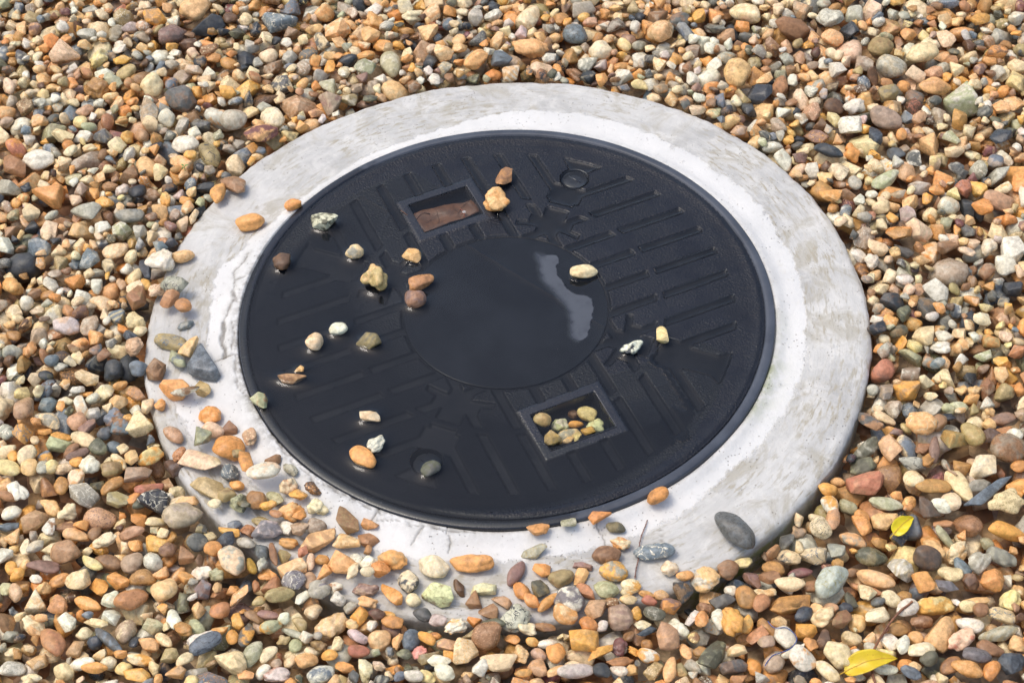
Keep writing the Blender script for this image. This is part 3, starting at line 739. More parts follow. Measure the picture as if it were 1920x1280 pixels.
def foot(x, y, R, abc):
    """patch indices and the lower and upper surface of an ellipsoid (relative to its centre)"""
    Mi = R @ np.diag(1.0/np.square(abc)) @ R.T
    C = R @ np.diag(np.square(abc)) @ R.T
    ex, ey = math.sqrt(C[0, 0]), math.sqrt(C[1, 1])
    i0, i1 = int((x-ex-HX0)/HS)+1, int((x+ex-HX0)/HS)+1
    j0, j1 = int((y-ey-HY0)/HS)+1, int((y+ey-HY0)/HS)+1
    i0, j0 = max(i0, 0), max(j0, 0); i1, j1 = min(i1, HNX), min(j1, HNY)
    if i1-i0 < 1 or j1-j0 < 1: return None
    px = (hx[i0:i1]-x)[None, :]; py = (hy[j0:j1]-y)[:, None]
    A = Mi[2, 2]; B = Mi[0, 2]*px + Mi[1, 2]*py
    Cc = Mi[0, 0]*px**2 + 2*Mi[0, 1]*px*py + Mi[1, 1]*py**2 - 1
    D = B*B - A*Cc; ok = D > 0
    if not ok.any(): return None
    sq = np.sqrt(np.maximum(D, 0))
    return (slice(j0, j1), slice(i0, i1)), (-B-sq)/A, (-B+sq)/A, ok

DATA = """-2081 1493 65 159 113 -10 lg do a p cover|pale grey angular pebble with dark olive patches on the top of the black cover
-2541 873 64 114 110 43 db br r - cover|dark brown round pebble on the wet left half of the black cover
-1714 969 53 104 93 7 be gr r p cover|small beige oval pebble with grey patches on the wet left half of the black cover
-1036 873 57 102 93 -36 tn go a - cover|small tan angular pebble on the wet left half of the black cover
-1464 458 89 136 152 30 ol tn l p cover|olive knobbly pebble with tan patches on the wet left half of the black cover
-946 439 52 158 89 28 rb oc r - cover|rust-brown long smooth pebble on the wet left half of the black cover
-1007 163 60 114 101 2 pu rb r - cover|purple-brown oval pebble on the wet left half of the black cover
-1869 -213 43 100 73 5 wh cr r - cover|small white oval pebble on the flooded lower left of the black cover
-2134 -397 57 100 92 63 cr go r - cover|cream round pebble on the flooded lower left of the black cover
-1527 -414 55 129 87 -25 ol dg a b cover|olive angular pebble with dark grey bands on the flooded lower left of the black cover
-2368 -885 41 148 65 -12 br tn a - cover|brown long angular pebble on the flooded lower left of the black cover
-2288 -753 23 55 38 7 tn go a - cover|small tan angular pebble on the flooded lower left of the black cover
-2673 -1209 48 96 71 -38 gg rb a p cover|small grey-green angular pebble with rust-brown patches on the flooded lower left of the black cover
-1506 -1477 45 107 73 9 cr po a - cover|cream angular pebble on the flooded lower left of the black cover
-1432 -1871 54 101 87 28 lg gr l s cover|pale grey knobbly pebble with grey specks on the flooded lower left of the black cover
-1563 -2035 67 159 98 -41 oc or r - cover|ochre oval pebble on the flooded lower left of the black cover
-864 -2214 50 103 78 38 do dg r p cover|dark olive oval pebble right of pale grey knobbly one, right of cream angular one
66 2087 57 165 93 60 br oc a - cover|brown angular pebble on the top of the black cover
-37 1663 84 152 146 -22 tn oc l p cover|tan knobbly pebble with ochre patches on the top of the black cover
905 472 54 152 92 9 cr tn r - cover|cream long smooth pebble on the right of the black cover
1365 -701 46 134 73 36 lg sl l p cover|pale grey knobbly pebble with black slate patches on the right of the black cover
1706 -547 48 109 73 80 yl cr a - cover|small pale yellow angular pebble on the right of the black cover
332 -1604 -102 91 76 -25 ol ob r - pocket|small olive oval pebble under water in the pebble-filled cover pocket
513 -1592 -105 93 72 12 py wh l p pocket|small pale green knobbly pebble with white patches under water in the pebble-filled cover pocket
685 -1574 -126 83 39 5 go or r - pocket|small golden long smooth pebble under water in the pebble-filled cover pocket
591 -1762 -98 141 83 22 be gr r p pocket|beige long smooth pebble with grey patches under water in the pebble-filled cover pocket
669 -1446 -119 59 49 -25 db br r - pocket|small dark brown oval pebble under water in the pebble-filled cover pocket
815 -1465 -100 106 80 -30 yl ol r - pocket|pale yellow oval pebble under water in the pebble-filled cover pocket
893 -1662 -97 96 84 17 py yl l - pocket|pale green knobbly pebble under water in the pebble-filled cover pocket
813 -1785 -115 69 55 27 mu tn a - pocket|small mustard angular pebble under water in the pebble-filled cover pocket
687 -1822 -120 59 47 37 yl tn a - pocket|small pale yellow angular pebble under water in the pebble-filled cover pocket
589 -1876 -129 70 33 17 tn cr r - pocket|small tan long smooth pebble under water in the pebble-filled cover pocket
418 -1904 -103 93 74 -35 ol mu a - pocket|small olive angular pebble under water in the pebble-filled cover pocket
-3981 1036 -185 164 152 20 wh cr l - gravel|white knobbly pebble in the gravel at the lower left
-4151 966 -133 166 67 -68 sl bg a - gravel|
-3739 1124 -67 143 76 7 tn cr r - ring|tan long smooth pebble on the white ring left of the cover
-3777 581 -57 164 87 -20 gr dg a v ring|grey long angular pebble with dark grey veins on the white ring left of the cover
-3978 587 -57 108 92 55 pk br l s ring|pale pink knobbly pebble with brown specks on the white ring left of the cover
-4118 703 -127 86 63 -43 go yl r - gravel|
-3798 376 -53 111 91 81 rb pb a - ring|rust-brown angular pebble on the white ring left of the cover
-3636 268 -57 94 89 -4 rb or r - ring|small rust-brown round pebble on the white ring left of the cover
-3612 67 -82 93 49 19 bg lg r - ring|small blue-grey long smooth pebble on the white ring left of the cover
-3746 -212 -54 189 89 -19 ol bg r v ring|olive long smooth pebble with blue-grey veins on the white ring left of the cover
-3521 -310 -62 145 80 63 tn cr a - ring|tan long angular pebble on the white ring left of the cover
-3644 -499 -62 151 69 -55 gg bg a p ring|grey-green long angular pebble with blue-grey patches on the white ring left of the cover
-3378 -605 -11 243 142 -58 bg sl t - ring|large blue-grey three-cornered pebble on the white ring left of the cover
-3868 -628 -55 121 91 65 br gb a - ring|brown angular pebble on the white ring left of the cover, just below olive smooth one
-4185 494 -168 115 128 31 br ol a - gravel|brown angular pebble in the gravel left of the ring
-4190 221 -157 109 108 -4 be cr l - gravel|
-4131 26 -132 82 78 49 cr yl r - gravel|
-4258 835 -122 117 66 62 be go r - gravel|
-4148 -249 -158 118 106 66 pb pk l - gravel|
-4078 -548 -158 95 97 -4 bg dg r - gravel|
-4221 -67 -122 96 55 -42 sl bg a - gravel|
-4223 652 -132 105 79 -4 pk be a - gravel|
-3625 -905 -30 170 126 -14 oc tn a - ring|ochre angular pebble on the white ring left of the cover
-3323 -934 -63 101 70 -33 ol go a - ring|small olive angular pebble on the white ring left of the cover
-3502 -1038 -76 154 57 9 br gr a p ring|brown long angular pebble with grey patches on the white ring left of the cover
-3784 -1099 -72 73 59 86 oc br l - ring|small ochre knobbly pebble on the white ring left of the cover
-3927 -1085 -164 99 64 76 be gr a - gravel|
-3227 -1305 -46 116 103 -4 or oc r - ring|orange round pebble on the lower left of the white ring
-3596 -1532 -57 130 76 -50 pb gr r - ring|pinkish brown oval pebble on the lower left of the white ring
-3182 -1505 -57 121 82 -14 pk pb r - ring|pale pink oval pebble on the lower left of the white ring
-2998 -1484 -64 89 75 63 br pu t - ring|small brown three-cornered pebble on the lower left of the white ring
-3271 -1639 -43 107 110 18 gg bg a - ring|grey-green angular pebble on the lower left of the white ring
-2987 -1778 -19 163 140 -14 or oc r - ring|large orange round pebble on the lower left of the white ring
-2774 -1638 -61 120 73 -73 pb cr l s ring|pinkish brown knobbly pebble with cream specks on the lower left of the white ring
-3523 -1788 -71 79 62 75 rb br l s ring|small rust-brown knobbly pebble with brown specks on the lower left of the white ring
-3274 -1929 -40 225 103 -28 pk cr a p ring|large pale pink long angular pebble just below grey-green angular one, just above olive angular one
-2961 -2091 -53 97 93 29 bg lg l v ring|blue-grey knobbly pebble with pale grey veins on the lower left of the white ring
-2776 -2050 -62 151 71 -68 or br a - ring|orange long angular pebble on the lower left of the white ring
-2871 -1912 -79 65 51 29 ol br a - ring|small olive angular pebble just above orange angular one, just above blue-grey knobbly one
-2518 -1983 -68 88 66 7 br gb a - ring|small brown angular pebble on the white ring below left of the cover
-2582 -2207 -45 168 104 12 lg pk r p ring|pale grey oval pebble just below brown angular one, just right of orange angular one
-2324 -2105 -72 101 55 -55 gr dg l s ring|small grey knobbly pebble just above cream knobbly one, just right of brown angular one
-2333 -2314 -52 101 93 62 cr pb l p ring|cream knobbly pebble with pinkish brown patches on the white ring below left of the cover
-3153 -2268 -34 207 109 -36 ol be a - ring|large olive angular pebble on the lower left of the white ring
-2886 -2243 -74 81 54 -18 oc go r - ring|small ochre oval pebble on the lower left of the white ring
-2972 -2411 -66 93 73 40 ol br a - ring|small olive angular pebble just left of dark olive angular one, just below ochre oval one
-3579 -1912 -236 135 92 -9 db pg t - gravel|dark brown three-cornered pebble in the gravel at the lower left
-2084 -2383 -67 88 62 -60 db oc l s ring|small dark brown knobbly pebble just right of golden angular one, just above cream knobbly one
-2656 -2469 -45 127 93 -59 br oc r - ring|brown round pebble on the white ring below left of the cover
-2480 -2431 -69 121 59 -41 gg ol r - ring|grey-green long smooth pebble on the white ring below left of the cover
-2831 -2505 -59 110 81 73 do gg a p ring|dark olive angular pebble with grey-green patches on the lower left of the white ring
-2766 -2596 -79 82 44 -32 do ol a - ring|small dark olive angular pebble on the lower left of the white ring
-2296 -2633 -35 131 116 7 or tn l p ring|orange knobbly pebble with tan patches on the white ring below left of the cover
-2221 -2450 -66 95 67 -14 go oc a - ring|small golden angular pebble on the white ring below left of the cover
-2526 -2585 -81 85 46 12 go tn r - ring|small golden long smooth pebble on the white ring below left of the cover
-2018 -2604 -56 110 82 -14 cr yl l - ring|cream knobbly pebble on the white ring below left of the cover
-2025 -2833 -51 97 89 -4 gb lg r - ring|grey-brown round pebble on the white ring below left of the cover
-1715 -2804 -49 175 89 -60 br ol a s ring|brown long angular pebble with olive specks on the white ring below left of the cover
-1499 -3014 -60 113 75 -13 rb br a - ring|rust-brown angular pebble on the white ring below left of the cover
-1487 -2845 -73 89 55 -23 rb oc a - ring|small rust-brown angular pebble just above rust-brown angular one, just right of brown angular one
-1504 -3144 -83 59 41 81 rb br a - ring|small rust-brown angular pebble just below rust-brown angular one, just above white round one
-3085 -2515 -76 69 51 -13 cr pk r - ring|small cream oval pebble on the lower left of the white ring
-2879 -2739 -71 75 61 7 bg gr a - ring|small blue-grey angular pebble on the lower left of the white ring
-2735 -2820 -66 80 64 -23 rb br a - ring|small rust-brown angular pebble on the lower left of the white ring
-2601 -2703 -76 101 50 -18 ol gb r - ring|small olive long smooth pebble on the white ring below left of the cover
-2527 -2858 -49 155 94 6 pg li a p ring|purple-grey angular pebble with lilac-grey patches on the white ring below left of the cover
-2443 -2692 -80 70 44 -32 rb br r - ring|small rust-brown oval pebble on the white ring below left of the cover
-2338 -2821 -66 75 63 -32 wh lg a - ring|small white angular pebble on the white ring below left of the cover
-2195 -2729 -76 68 54 39 or oc a - ring|small orange angular pebble on the white ring below left of the cover
-2193 -2879 -66 92 66 -4 gb br a - ring|small grey-brown angular pebble on the white ring below left of the cover
-2310 -2998 -72 94 57 -18 oc tn l - ring|small ochre knobbly pebble on the white ring below left of the cover
-2019 -3021 -57 206 83 19 tn br a b ring|tan long angular pebble with brown bands on the white ring below left of the cover
-1705 -3065 -57 140 78 -23 tn cr a b ring|tan angular pebble with cream bands on the white ring below left of the cover
-2932 -2828 -125 135 49 -27 go yl a - gravel|
-2953 -2946 -149 100 83 6 sl bg a - gravel|
-3129 -2835 -142 77 68 62 be ol r - gravel|
-3238 -2938 -170 108 97 -4 dg gr r - gravel|dark grey round pebble in the gravel at the lower left
-3069 -3034 -145 88 79 17 oc or r - gravel|
-2741 -2968 -128 101 61 -23 gr ol r - gravel|
-2567 -3097 -63 89 68 -68 dg bg r - ring|small dark grey round pebble on the white ring below left of the cover
-2451 -3157 -85 148 37 -77 br rb r - ring|small brown long smooth pebble on the white ring below left of the cover
-2333 -3167 -72 88 56 -68 ol br a - ring|small olive angular pebble on the white ring below left of the cover
-2158 -3154 -80 58 47 27 rd rb a - ring|small brick red angular pebble on the white ring below left of the cover
-2074 -3254 -84 93 41 87 pk pb r s ring|pale pink long pebble right of brick red angular one, above pinkish brown oval one
-1964 -3226 -72 72 56 -13 ob oc r - ring|small olive-brown round pebble on the white ring below left of the cover
-1762 -3323 -37 150 104 -36 po oc a - ring|peach angular pebble on the white ring below left of the cover
-1611 -3258 -67 77 63 -60 lg wh r - ring|small pale grey round pebble on the white ring below left of the cover
-1490 -3322 -64 81 72 48 wh cr r - ring|small white round pebble on the white ring below left of the cover
-1493 -3470 -74 70 54 -4 cr wh r - ring|small cream oval pebble on the white ring below left of the cover
-1638 -3453 -77 94 51 54 cr go l - ring|small cream knobbly pebble on the white ring below left of the cover
-2249 -3331 -61 140 77 17 po cr a b ring|peach long angular pebble with cream bands on the white ring below left of the cover
-1922 -3437 -74 104 56 71 oc br t - ring|small ochre three-cornered pebble on the white ring below left of the cover
-1814 -3570 -71 72 60 16 wh rb l p ring|small white knobbly pebble with rust-brown patches on the white ring below left of the cover
-2075 -3468 -67 95 63 -73 pb pu r - ring|small pinkish brown oval pebble on the white ring below left of the cover
-2234 -3480 -150 121 97 -8 pg lg r v gravel|purple-grey round pebble with pale grey veins in the gravel below the ring
-1520 -3620 -68 125 62 -8 pu pk l - ring|purple-brown knobbly pebble on the white ring below left of the cover
-1970 -3616 -147 105 96 -4 gr pg r p gravel|grey round pebble with purple-grey patches in the gravel below the ring
-1791 -3707 -123 76 75 27 lg gr l s gravel|
-1499 -3753 -71 100 56 -13 po cr l - ring|small peach knobbly pebble on the white ring below left of the cover
-2141 -3676 -111 97 59 49 lg bg a - gravel|
-2855 -3201 -177 175 114 -53 pk gr r p gravel|large pale pink oval pebble with grey patches in the gravel at the lower left
-2507 -3353 -127 104 66 -22 oc tn l - gravel|
-2669 -3262 -105 118 42 -72 mu ol r - gravel|
-2459 -3503 -130 108 78 33 rb pb a - gravel|
-2368 -3633 -128 144 75 16 ol br r - gravel|olive long smooth pebble in the gravel below the ring
-2780 -3603 -118 134 62 38 po wh a v gravel|
-3177 -3278 -150 114 82 -13 wh pk l - gravel|
-3144 -3494 -141 95 82 84 pu bg a b gravel|
-3013 -3345 -128 76 64 -4 gg ol l - gravel|
-3000 -3498 -113 61 52 73 tn br a - gravel|
-2840 -3516 -120 70 62 27 oc br a - gravel|
-2616 -3473 -98 68 38 93 rb br r - gravel|
-1250 -3286 -44 148 97 -18 oc tn l p ring|ochre knobbly pebble with tan patches on the white ring below left of the cover
-1360 -3420 -57 84 81 27 or oc a - ring|orange angular pebble on the white ring below left of the cover
-850 -3402 -35 157 111 -23 cr wh r s ring|cream oval pebble with white specks on the white ring below the cover
-463 -3393 -48 215 93 -11 oc br r - ring|large ochre long smooth pebble on the white ring below the cover
-1095 -3552 -45 119 97 -70 cr sl r p ring|cream round pebble with black slate patches on the white ring below the cover
-1259 -3681 -65 150 66 -55 or oc a - ring|orange long angular pebble on the white ring below left of the cover
-1047 -3764 -65 74 67 -4 cr pk r - ring|small cream round pebble on the white ring below the cover
-799 -3721 -29 163 119 -11 py ol a p ring|large pale green angular pebble with olive patches on the white ring below the cover
-593 -3639 -76 98 51 -66 db ob a - ring|small dark brown long angular pebble on the white ring below the cover
-347 -3675 -61 119 72 -13 py yl a - ring|pale green angular pebble on the white ring below the cover
-468 -3807 -62 94 72 -71 br rb t - ring|brown three-cornered pebble on the white ring below the cover
-185 -3822 -75 103 52 -32 pb oc a - ring|small pinkish brown long angular pebble on the white ring below the cover
-305 -3946 -59 98 75 -23 br rb a - ring|brown angular pebble on the white ring below the cover
-64 -4044 -27 159 122 6 lg sl l v ring|large pale grey knobbly pebble with black slate veins on the white ring below the cover
-30 -3516 -64 155 70 62 pu br r - ring|purple-brown long smooth pebble on the white ring below the cover
-461 -4039 -95 73 46 -13 or oc t - gravel|
-954 -3941 -112 94 65 -41 dg pg r - gravel|
-803 -4028 -107 84 60 -13 li pu r - gravel|
-635 -4104 -129 119 85 16 wh go l p gravel|white knobbly pebble with golden patches in the gravel below the ring
-1252 -4007 -115 104 67 -13 oc br r - gravel|
-1299 -3898 -92 74 42 -13 go yl r - gravel|
-1576 -3889 -116 88 70 43 go oc a - gravel|
212 -3044 -70 116 60 1 oc br a - ring|ochre long angular pebble on the white ring below the cover
523 -2990 -80 76 46 6 gg lg a - ring|small grey-green angular pebble on the white ring below right of the cover
847 -2928 -70 117 61 21 or rb a - ring|orange long angular pebble on the white ring below right of the cover
1001 -3025 -69 95 63 -24 do ol r - ring|small dark olive oval pebble on the white ring below right of the cover
1031 -3223 -61 100 75 -19 oc cr l p ring|ochre knobbly pebble with cream patches on the white ring below right of the cover
880 -3367 -48 139 93 -4 br pb r - ring|brown oval pebble on the white ring below right of the cover
1360 -3346 -53 199 86 1 bg wh r v ring|blue-grey long smooth pebble with white veins on the white ring below right of the cover
1495 -3552 -61 86 73 -13 cr wh r - ring|cream round pebble on the white ring below right of the cover
1635 -3641 -74 84 53 6 oc tn r - ring|small ochre oval pebble on the white ring below right of the cover
165 -3273 -67 134 65 16 gr ol a s ring|grey long angular pebble with olive specks on the white ring below the cover
644 -3455 -82 94 42 -23 pu br a - ring|small purple-brown long angular pebble on the white ring below right of the cover
234 -3498 -59 89 75 -23 or oc a - ring|orange angular pebble on the white ring below the cover
417 -3600 -48 123 92 11 ol br r - ring|olive oval pebble on the white ring below the cover
204 -3711 -57 101 81 -72 do ol a - ring|dark olive angular pebble on the white ring below the cover
605 -3596 -71 97 59 66 po oc a - ring|small peach angular pebble on the white ring below right of the cover
939 -3564 -45 138 97 -13 go gr r p ring|golden oval pebble with grey patches on the white ring below right of the cover
647 -3783 -68 116 63 -38 rb or a - ring|rust-brown long angular pebble on the white ring below right of the cover
849 -3773 -49 122 91 -13 gg ol r - ring|grey-green oval pebble on the white ring below right of the cover
1087 -3753 -57 103 79 6 cr go l p ring|cream knobbly pebble with golden patches on the white ring below right of the cover
1235 -3815 -136 83 36 -11 oc tn r - gravel|
1387 -3832 -160 73 53 -13 tn pb r - gravel|
21 -3730 -63 109 71 -72 or oc r - ring|orange oval pebble on the white ring below the cover
108 -3871 -68 87 62 -52 or po r - ring|small orange oval pebble on the white ring below the cover
269 -3876 -76 138 51 46 oc po r - ring|ochre long smooth pebble on the white ring below the cover
489 -3880 -30 140 120 -43 pg wh r p ring|purple-grey round pebble with white patches on the white ring below right of the cover
1610 -3793 -205 137 89 -75 sl ob a - gravel|black slate angular pebble in the gravel below the ring
430 -4036 -164 121 106 -23 oc cr r b gravel|ochre round pebble with cream bands in the gravel below the ring
728 -3966 -160 128 92 60 pb po a - gravel|pinkish brown angular pebble in the gravel below the ring, just below rust-brown angular one
646 -4159 -136 90 69 -42 or rb r - gravel|
969 -4076 -190 126 117 -84 gb pu r b gravel|grey-brown round pebble with purple-brown bands in the gravel below the ring
888 -3912 -132 73 52 -4 br cr l s gravel|
1056 -3889 -78 83 47 -4 be go r - ring|small beige oval pebble on the white ring below right of the cover
1263 -3898 -145 72 46 -23 rd rb r - gravel|
1464 -3958 -187 108 80 35 or pu a p gravel|
1126 -4000 -145 71 56 75 go tn r - gravel|
1298 -4050 -163 106 66 -18 do gr r v gravel|
1173 -4141 -151 82 61 -18 cr wh a - gravel|
1203 -4234 -132 101 39 25 sl bg a - gravel|
221 -4125 -103 107 44 -13 br pu a - gravel|
58 -4176 -114 92 60 -18 cr wh l - gravel|
781 -4175 -123 62 50 45 lg li r - gravel|
-2969 1620 -45 164 114 -10 oc or r - ring|ochre oval pebble on the white ring left of the cover, just below brown angular one
-2463 1838 -69 98 75 8 or rb r - ring|small orange oval pebble on the white ring below left of the cover
-3199 2287 -40 179 115 -36 br gb a - ring|brown angular pebble on the white ring left of the cover, just below olive oval one
-3391 2134 -54 147 88 86 oc ob r - ring|ochre oval pebble on the white ring left of the cover, just below olive oval one
1451 -2715 -57 121 81 26 or br r - ring|orange oval pebble on the white ring below right of the cover
2190 -3161 -28 243 129 -54 dg bg r - ring|large dark grey long smooth pebble on the white ring below right of the cover
-3972 -1328 -245 140 132 76 cr yl t - gravel|cream three-cornered pebble in the gravel left of the ring
-5262 -1042 -174 156 104 73 pb pu r - gravel|pinkish brown oval pebble in the gravel left of the ring
-4992 -1171 -177 157 85 -32 gr be a p gravel|grey angular pebble with beige patches in the gravel left of the ring
-4672 -1222 -196 117 103 -14 pb rb r - gravel|
-4557 -1320 -178 127 79 54 pu pb a - gravel|
-4291 -1186 -208 113 113 -4 bg br l p gravel|blue-grey knobbly pebble with brown patches in the gravel left of the ring
-4181 -1360 -225 127 118 48 bg br a p gravel|blue-grey angular pebble with brown patches in the gravel left of the ring
-4138 -1227 -170 65 63 -4 go tn l - gravel|
-4359 -1434 -192 77 74 -4 dg bg r - gravel|
-4253 -1568 -199 85 65 -14 bg dg r - gravel|
-4569 -1500 -202 152 79 -27 be gg r - gravel|beige oval pebble in the gravel left of the ring
-4421 -1600 -219 120 81 -57 do gg r - gravel|
-4851 -1506 -190 128 77 -14 gg do a - gravel|
-4822 -1397 -152 126 46 -9 go oc a - gravel|
-5031 -1317 -151 82 52 -23 oc go a - gravel|
-4694 -1627 -180 102 59 42 br db r - gravel|
-4619 -1683 -189 125 61 24 pu db r - gravel|
-4615 -1779 -197 74 61 1 go or r - gravel|
-4471 -1821 -248 111 111 -4 wh cr l - gravel|white knobbly pebble in the gravel left of the ring, just below beige oval one
-4315 -1783 -199 85 56 76 cr wh a - gravel|
-4173 -1784 -210 122 56 -49 cr go l p gravel|
-4039 -1757 -219 93 68 -75 tn ol a - gravel|
-3847 -1735 -226 137 83 24 go yl l p gravel|
-3812 -1624 -202 68 52 -23 wh lg l - gravel|
-4143 -1629 -206 61 70 18 cr tn a - gravel|
-3966 -1948 -239 157 97 23 gb pb a - gravel|grey-brown long angular pebble in the gravel left of the ring
-4229 -1892 -233 114 92 24 ol br r - gravel|
-4216 -2104 -228 132 85 47 ob oc r - gravel|olive-brown long smooth pebble in the gravel left of the ring
-3813 -2170 -212 147 73 18 rd rb r - gravel|
-3724 -2361 -255 166 127 -40 sl lg a v gravel|large black slate angular pebble with pale grey veins in the gravel left of the ring
-3416 -2582 -217 190 132 28 gb li r - gravel|large grey-brown oval pebble in the gravel at the lower left
-3530 -2187 -194 78 63 7 be gg a - gravel|
-3612 -2281 -194 63 64 -4 wh cr r - gravel|
-3508 -2357 -184 95 68 40 be cr a - gravel|
-3392 -2373 -173 112 55 -18 po go a - gravel|
-4494 -2195 -271 163 116 -56 gr wh a v gravel|grey angular pebble with white veins in the gravel left of the ring
-4600 -1990 -223 106 80 77 pk po l p gravel|
-4397 -2052 -216 98 68 18 do ol a - gravel|
-4744 -2073 -223 122 72 -73 ob oc r - gravel|
-4916 -2036 -230 110 84 -73 br oc a - gravel|
-4315 -2467 -248 162 114 1 pb pu r s gravel|pinkish brown oval pebble with purple-brown specks in the gravel left of the ring
-4838 -2288 -238 132 81 -35 tn po l - gravel|
-4654 -2388 -232 107 89 18 cr be l - gravel|
-5000 -2444 -248 147 108 23 pb rb a - gravel|pinkish brown angular pebble in the gravel left of the ring
-4805 -2571 -212 101 66 77 lg br a p gravel|
-5204 -2100 -233 140 84 -55 wh lg l - gravel|white knobbly pebble in the gravel left of the ring, just below pale yellow oval one
-5247 -2335 -223 101 80 18 wh cr r - gravel|
-5349 -1812 -204 148 80 -18 yl cr r - gravel|pale yellow oval pebble in the gravel left of the ring
-5161 -1669 -199 126 90 67 be pk r - gravel|
-5113 -1823 -210 101 87 78 tn be r - gravel|
-4965 -1835 -198 99 66 88 gr lg r - gravel|
-4878 -1839 -200 82 70 66 yl cr r - gravel|
-4751 -1861 -210 93 67 -23 be pk l - gravel|
-4986 -1661 -186 83 70 12 bg go r p gravel|
-5310 -1668 -168 82 51 -72 go or r - gravel|
-5447 -1313 -178 95 94 -4 gr wh l v gravel|
-5389 -1563 -166 102 66 30 cr tn a - gravel|
-5121 -1423 -151 70 45 -73 be gg r - gravel|
-5363 -1994 -209 81 77 -4 tn rb l - gravel|
-5298 -2177 -197 115 50 -18 rb br r - gravel|
-5239 -2513 -208 116 54 -8 bg sl a - gravel|
-4135 -2293 -237 129 88 -31 ol gr a - gravel|olive angular pebble in the gravel left of the ring
-4633 -2567 -215 125 68 -4 br tn a - gravel|
-4523 -2674 -208 135 68 -4 tn pk r - gravel|
-3889 -2526 -204 92 73 -40 or oc a - gravel|
-3682 -2622 -165 117 53 17 be yl r - gravel|
-3952 -2699 -186 146 68 -4 pb br r - gravel|
-3959 -2295 -210 74 70 -4 or br a - gravel|
-3891 -2367 -185 79 49 29 do dg r - gravel|
-4671 -1009 -150 137 64 -74 wh po a b gravel|
-4533 -1110 -169 77 82 -4 lg gr a - gravel|
-4598 -2913 -247 156 120 -13 pb rb r v gravel|pinkish brown round pebble with rust-brown veins in the gravel at the lower left
-4803 -3066 -206 167 74 -13 pu db r - gravel|purple-brown long smooth pebble in the gravel at the lower left
-4145 -3055 -192 152 83 -22 br db r - gravel|brown oval pebble in the gravel at the lower left
-3900 -3088 -186 115 102 58 gb br r - gravel|grey-brown oval pebble in the gravel at the lower left
-3694 -3086 -178 109 88 -57 lg gr r - gravel|
-3766 -3296 -162 129 82 1 ob br r - gravel|olive-brown oval pebble in the gravel at the lower left
-3529 -3463 -185 129 129 39 tn cr r - gravel|tan round pebble in the gravel at the lower left
-4426 -3299 -207 132 106 -4 be pk a s gravel|beige angular pebble with pale pink specks in the gravel at the lower left
-4301 -3098 -174 130 57 -39 yl cr r - gravel|
-4183 -3367 -168 110 69 -47 go oc a - gravel|
-4013 -3296 -180 110 85 -47 oc or a - gravel|
-4069 -3527 -167 90 90 17 lg pk l s gravel|
-3842 -3572 -172 159 107 34 rb or r - gravel|rust-brown oval pebble in the gravel at the lower left
-4288 -3559 -159 144 64 -26 oc tn r - gravel|
-3877 -3898 -157 130 97 69 gb cr r p gravel|grey-brown oval pebble with cream patches in the gravel at the lower left
-4579 -3984 -188 182 100 -50 rb rd r - gravel|large rust-brown oval pebble in the gravel at the lower left
-4796 -3778 -188 138 84 -46 cr po l p gravel|cream knobbly pebble with peach patches in the gravel at the lower left
-4445 -3787 -167 121 79 -64 wh cr a - gravel|white angular pebble in the gravel at the lower left
-4281 -3909 -141 78 65 17 cr be r - gravel|
-4016 -4030 -128 187 52 -42 dg bg r p gravel|dark grey long smooth pebble with blue-grey patches in the gravel at the lower left
-4159 -4012 -143 75 71 6 sl bg r - gravel|
-4350 -4063 -143 85 73 75 pb po a - gravel|
-4247 -4262 -137 128 64 -8 wh pk r - gravel|
-4177 -3792 -132 136 48 -26 be cr a - gravel|
-3693 -4244 -130 139 64 -8 go cr r p gravel|golden long smooth pebble with cream patches along the bottom edge, left
-3997 -4255 -133 77 65 -3 cr wh r - gravel|
-4115 -4347 -124 129 53 -12 oc go r - gravel|
-3846 -4340 -130 69 71 74 yl go r - gravel|
-3713 -4430 -138 134 72 -12 go yl a - gravel|golden angular pebble along the bottom edge, left
-4429 -4326 -158 105 79 -38 be yl r - gravel|
-4935 -4256 -162 125 80 11 lg gr r v gravel|pale grey oval pebble with grey veins along the bottom edge, left
-3623 -4080 -136 94 71 -3 tn go a - gravel|
-3481 -4041 -120 110 53 -47 be tn r - gravel|
-3417 -3800 -132 123 67 -70 lg gg r - gravel|
-3604 -3872 -134 111 71 17 gg be a - gravel|
-3292 -3958 -129 110 63 -48 ob or r - gravel|
-3173 -3917 -123 98 58 -48 gg py r - gravel|
-3331 -3611 -119 101 55 84 do gg a - gravel|
-3066 -4141 -142 162 90 32 bg sl r v gravel|blue-grey long smooth pebble with black slate veins in the gravel at the lower left
-3118 -4082 -131 131 74 16 lg wh l - gravel|pale grey knobbly pebble in the gravel at the lower left
-3318 -4447 -139 103 84 16 po pk a - gravel|peach angular pebble along the bottom edge, left
-3248 -4313 -111 90 53 32 be gg r - gravel|
-5147 -3304 -193 117 61 -72 gg gr r - gravel|
-5024 -3401 -189 98 66 -72 pb pk r - gravel|
-4764 -3344 -179 72 68 65 tn oc l - gravel|
-4621 -3237 -181 113 69 17 oc br r - gravel|
-4760 -2830 -202 89 67 47 cr yl a - gravel|
-4922 -2820 -201 95 60 29 gr be r - gravel|
-5031 -2796 -206 103 56 -72 cr wh a - gravel|
-5143 -3040 -202 83 58 -72 go oc r - gravel|
-5058 -3149 -200 82 72 53 go oc r - gravel|
-4862 -3210 -179 68 46 -30 wh lg r - gravel|
-3568 -3261 -142 78 70 51 po tn a - gravel|
-4553 -3603 -168 91 79 64 rb or a - gravel|
-5017 -3886 -159 83 60 17 gr do a - gravel|
-4965 -4063 -145 75 52 6 cr yl r - gravel|
-4729 -4386 -132 98 52 -3 cr wh r - gravel|
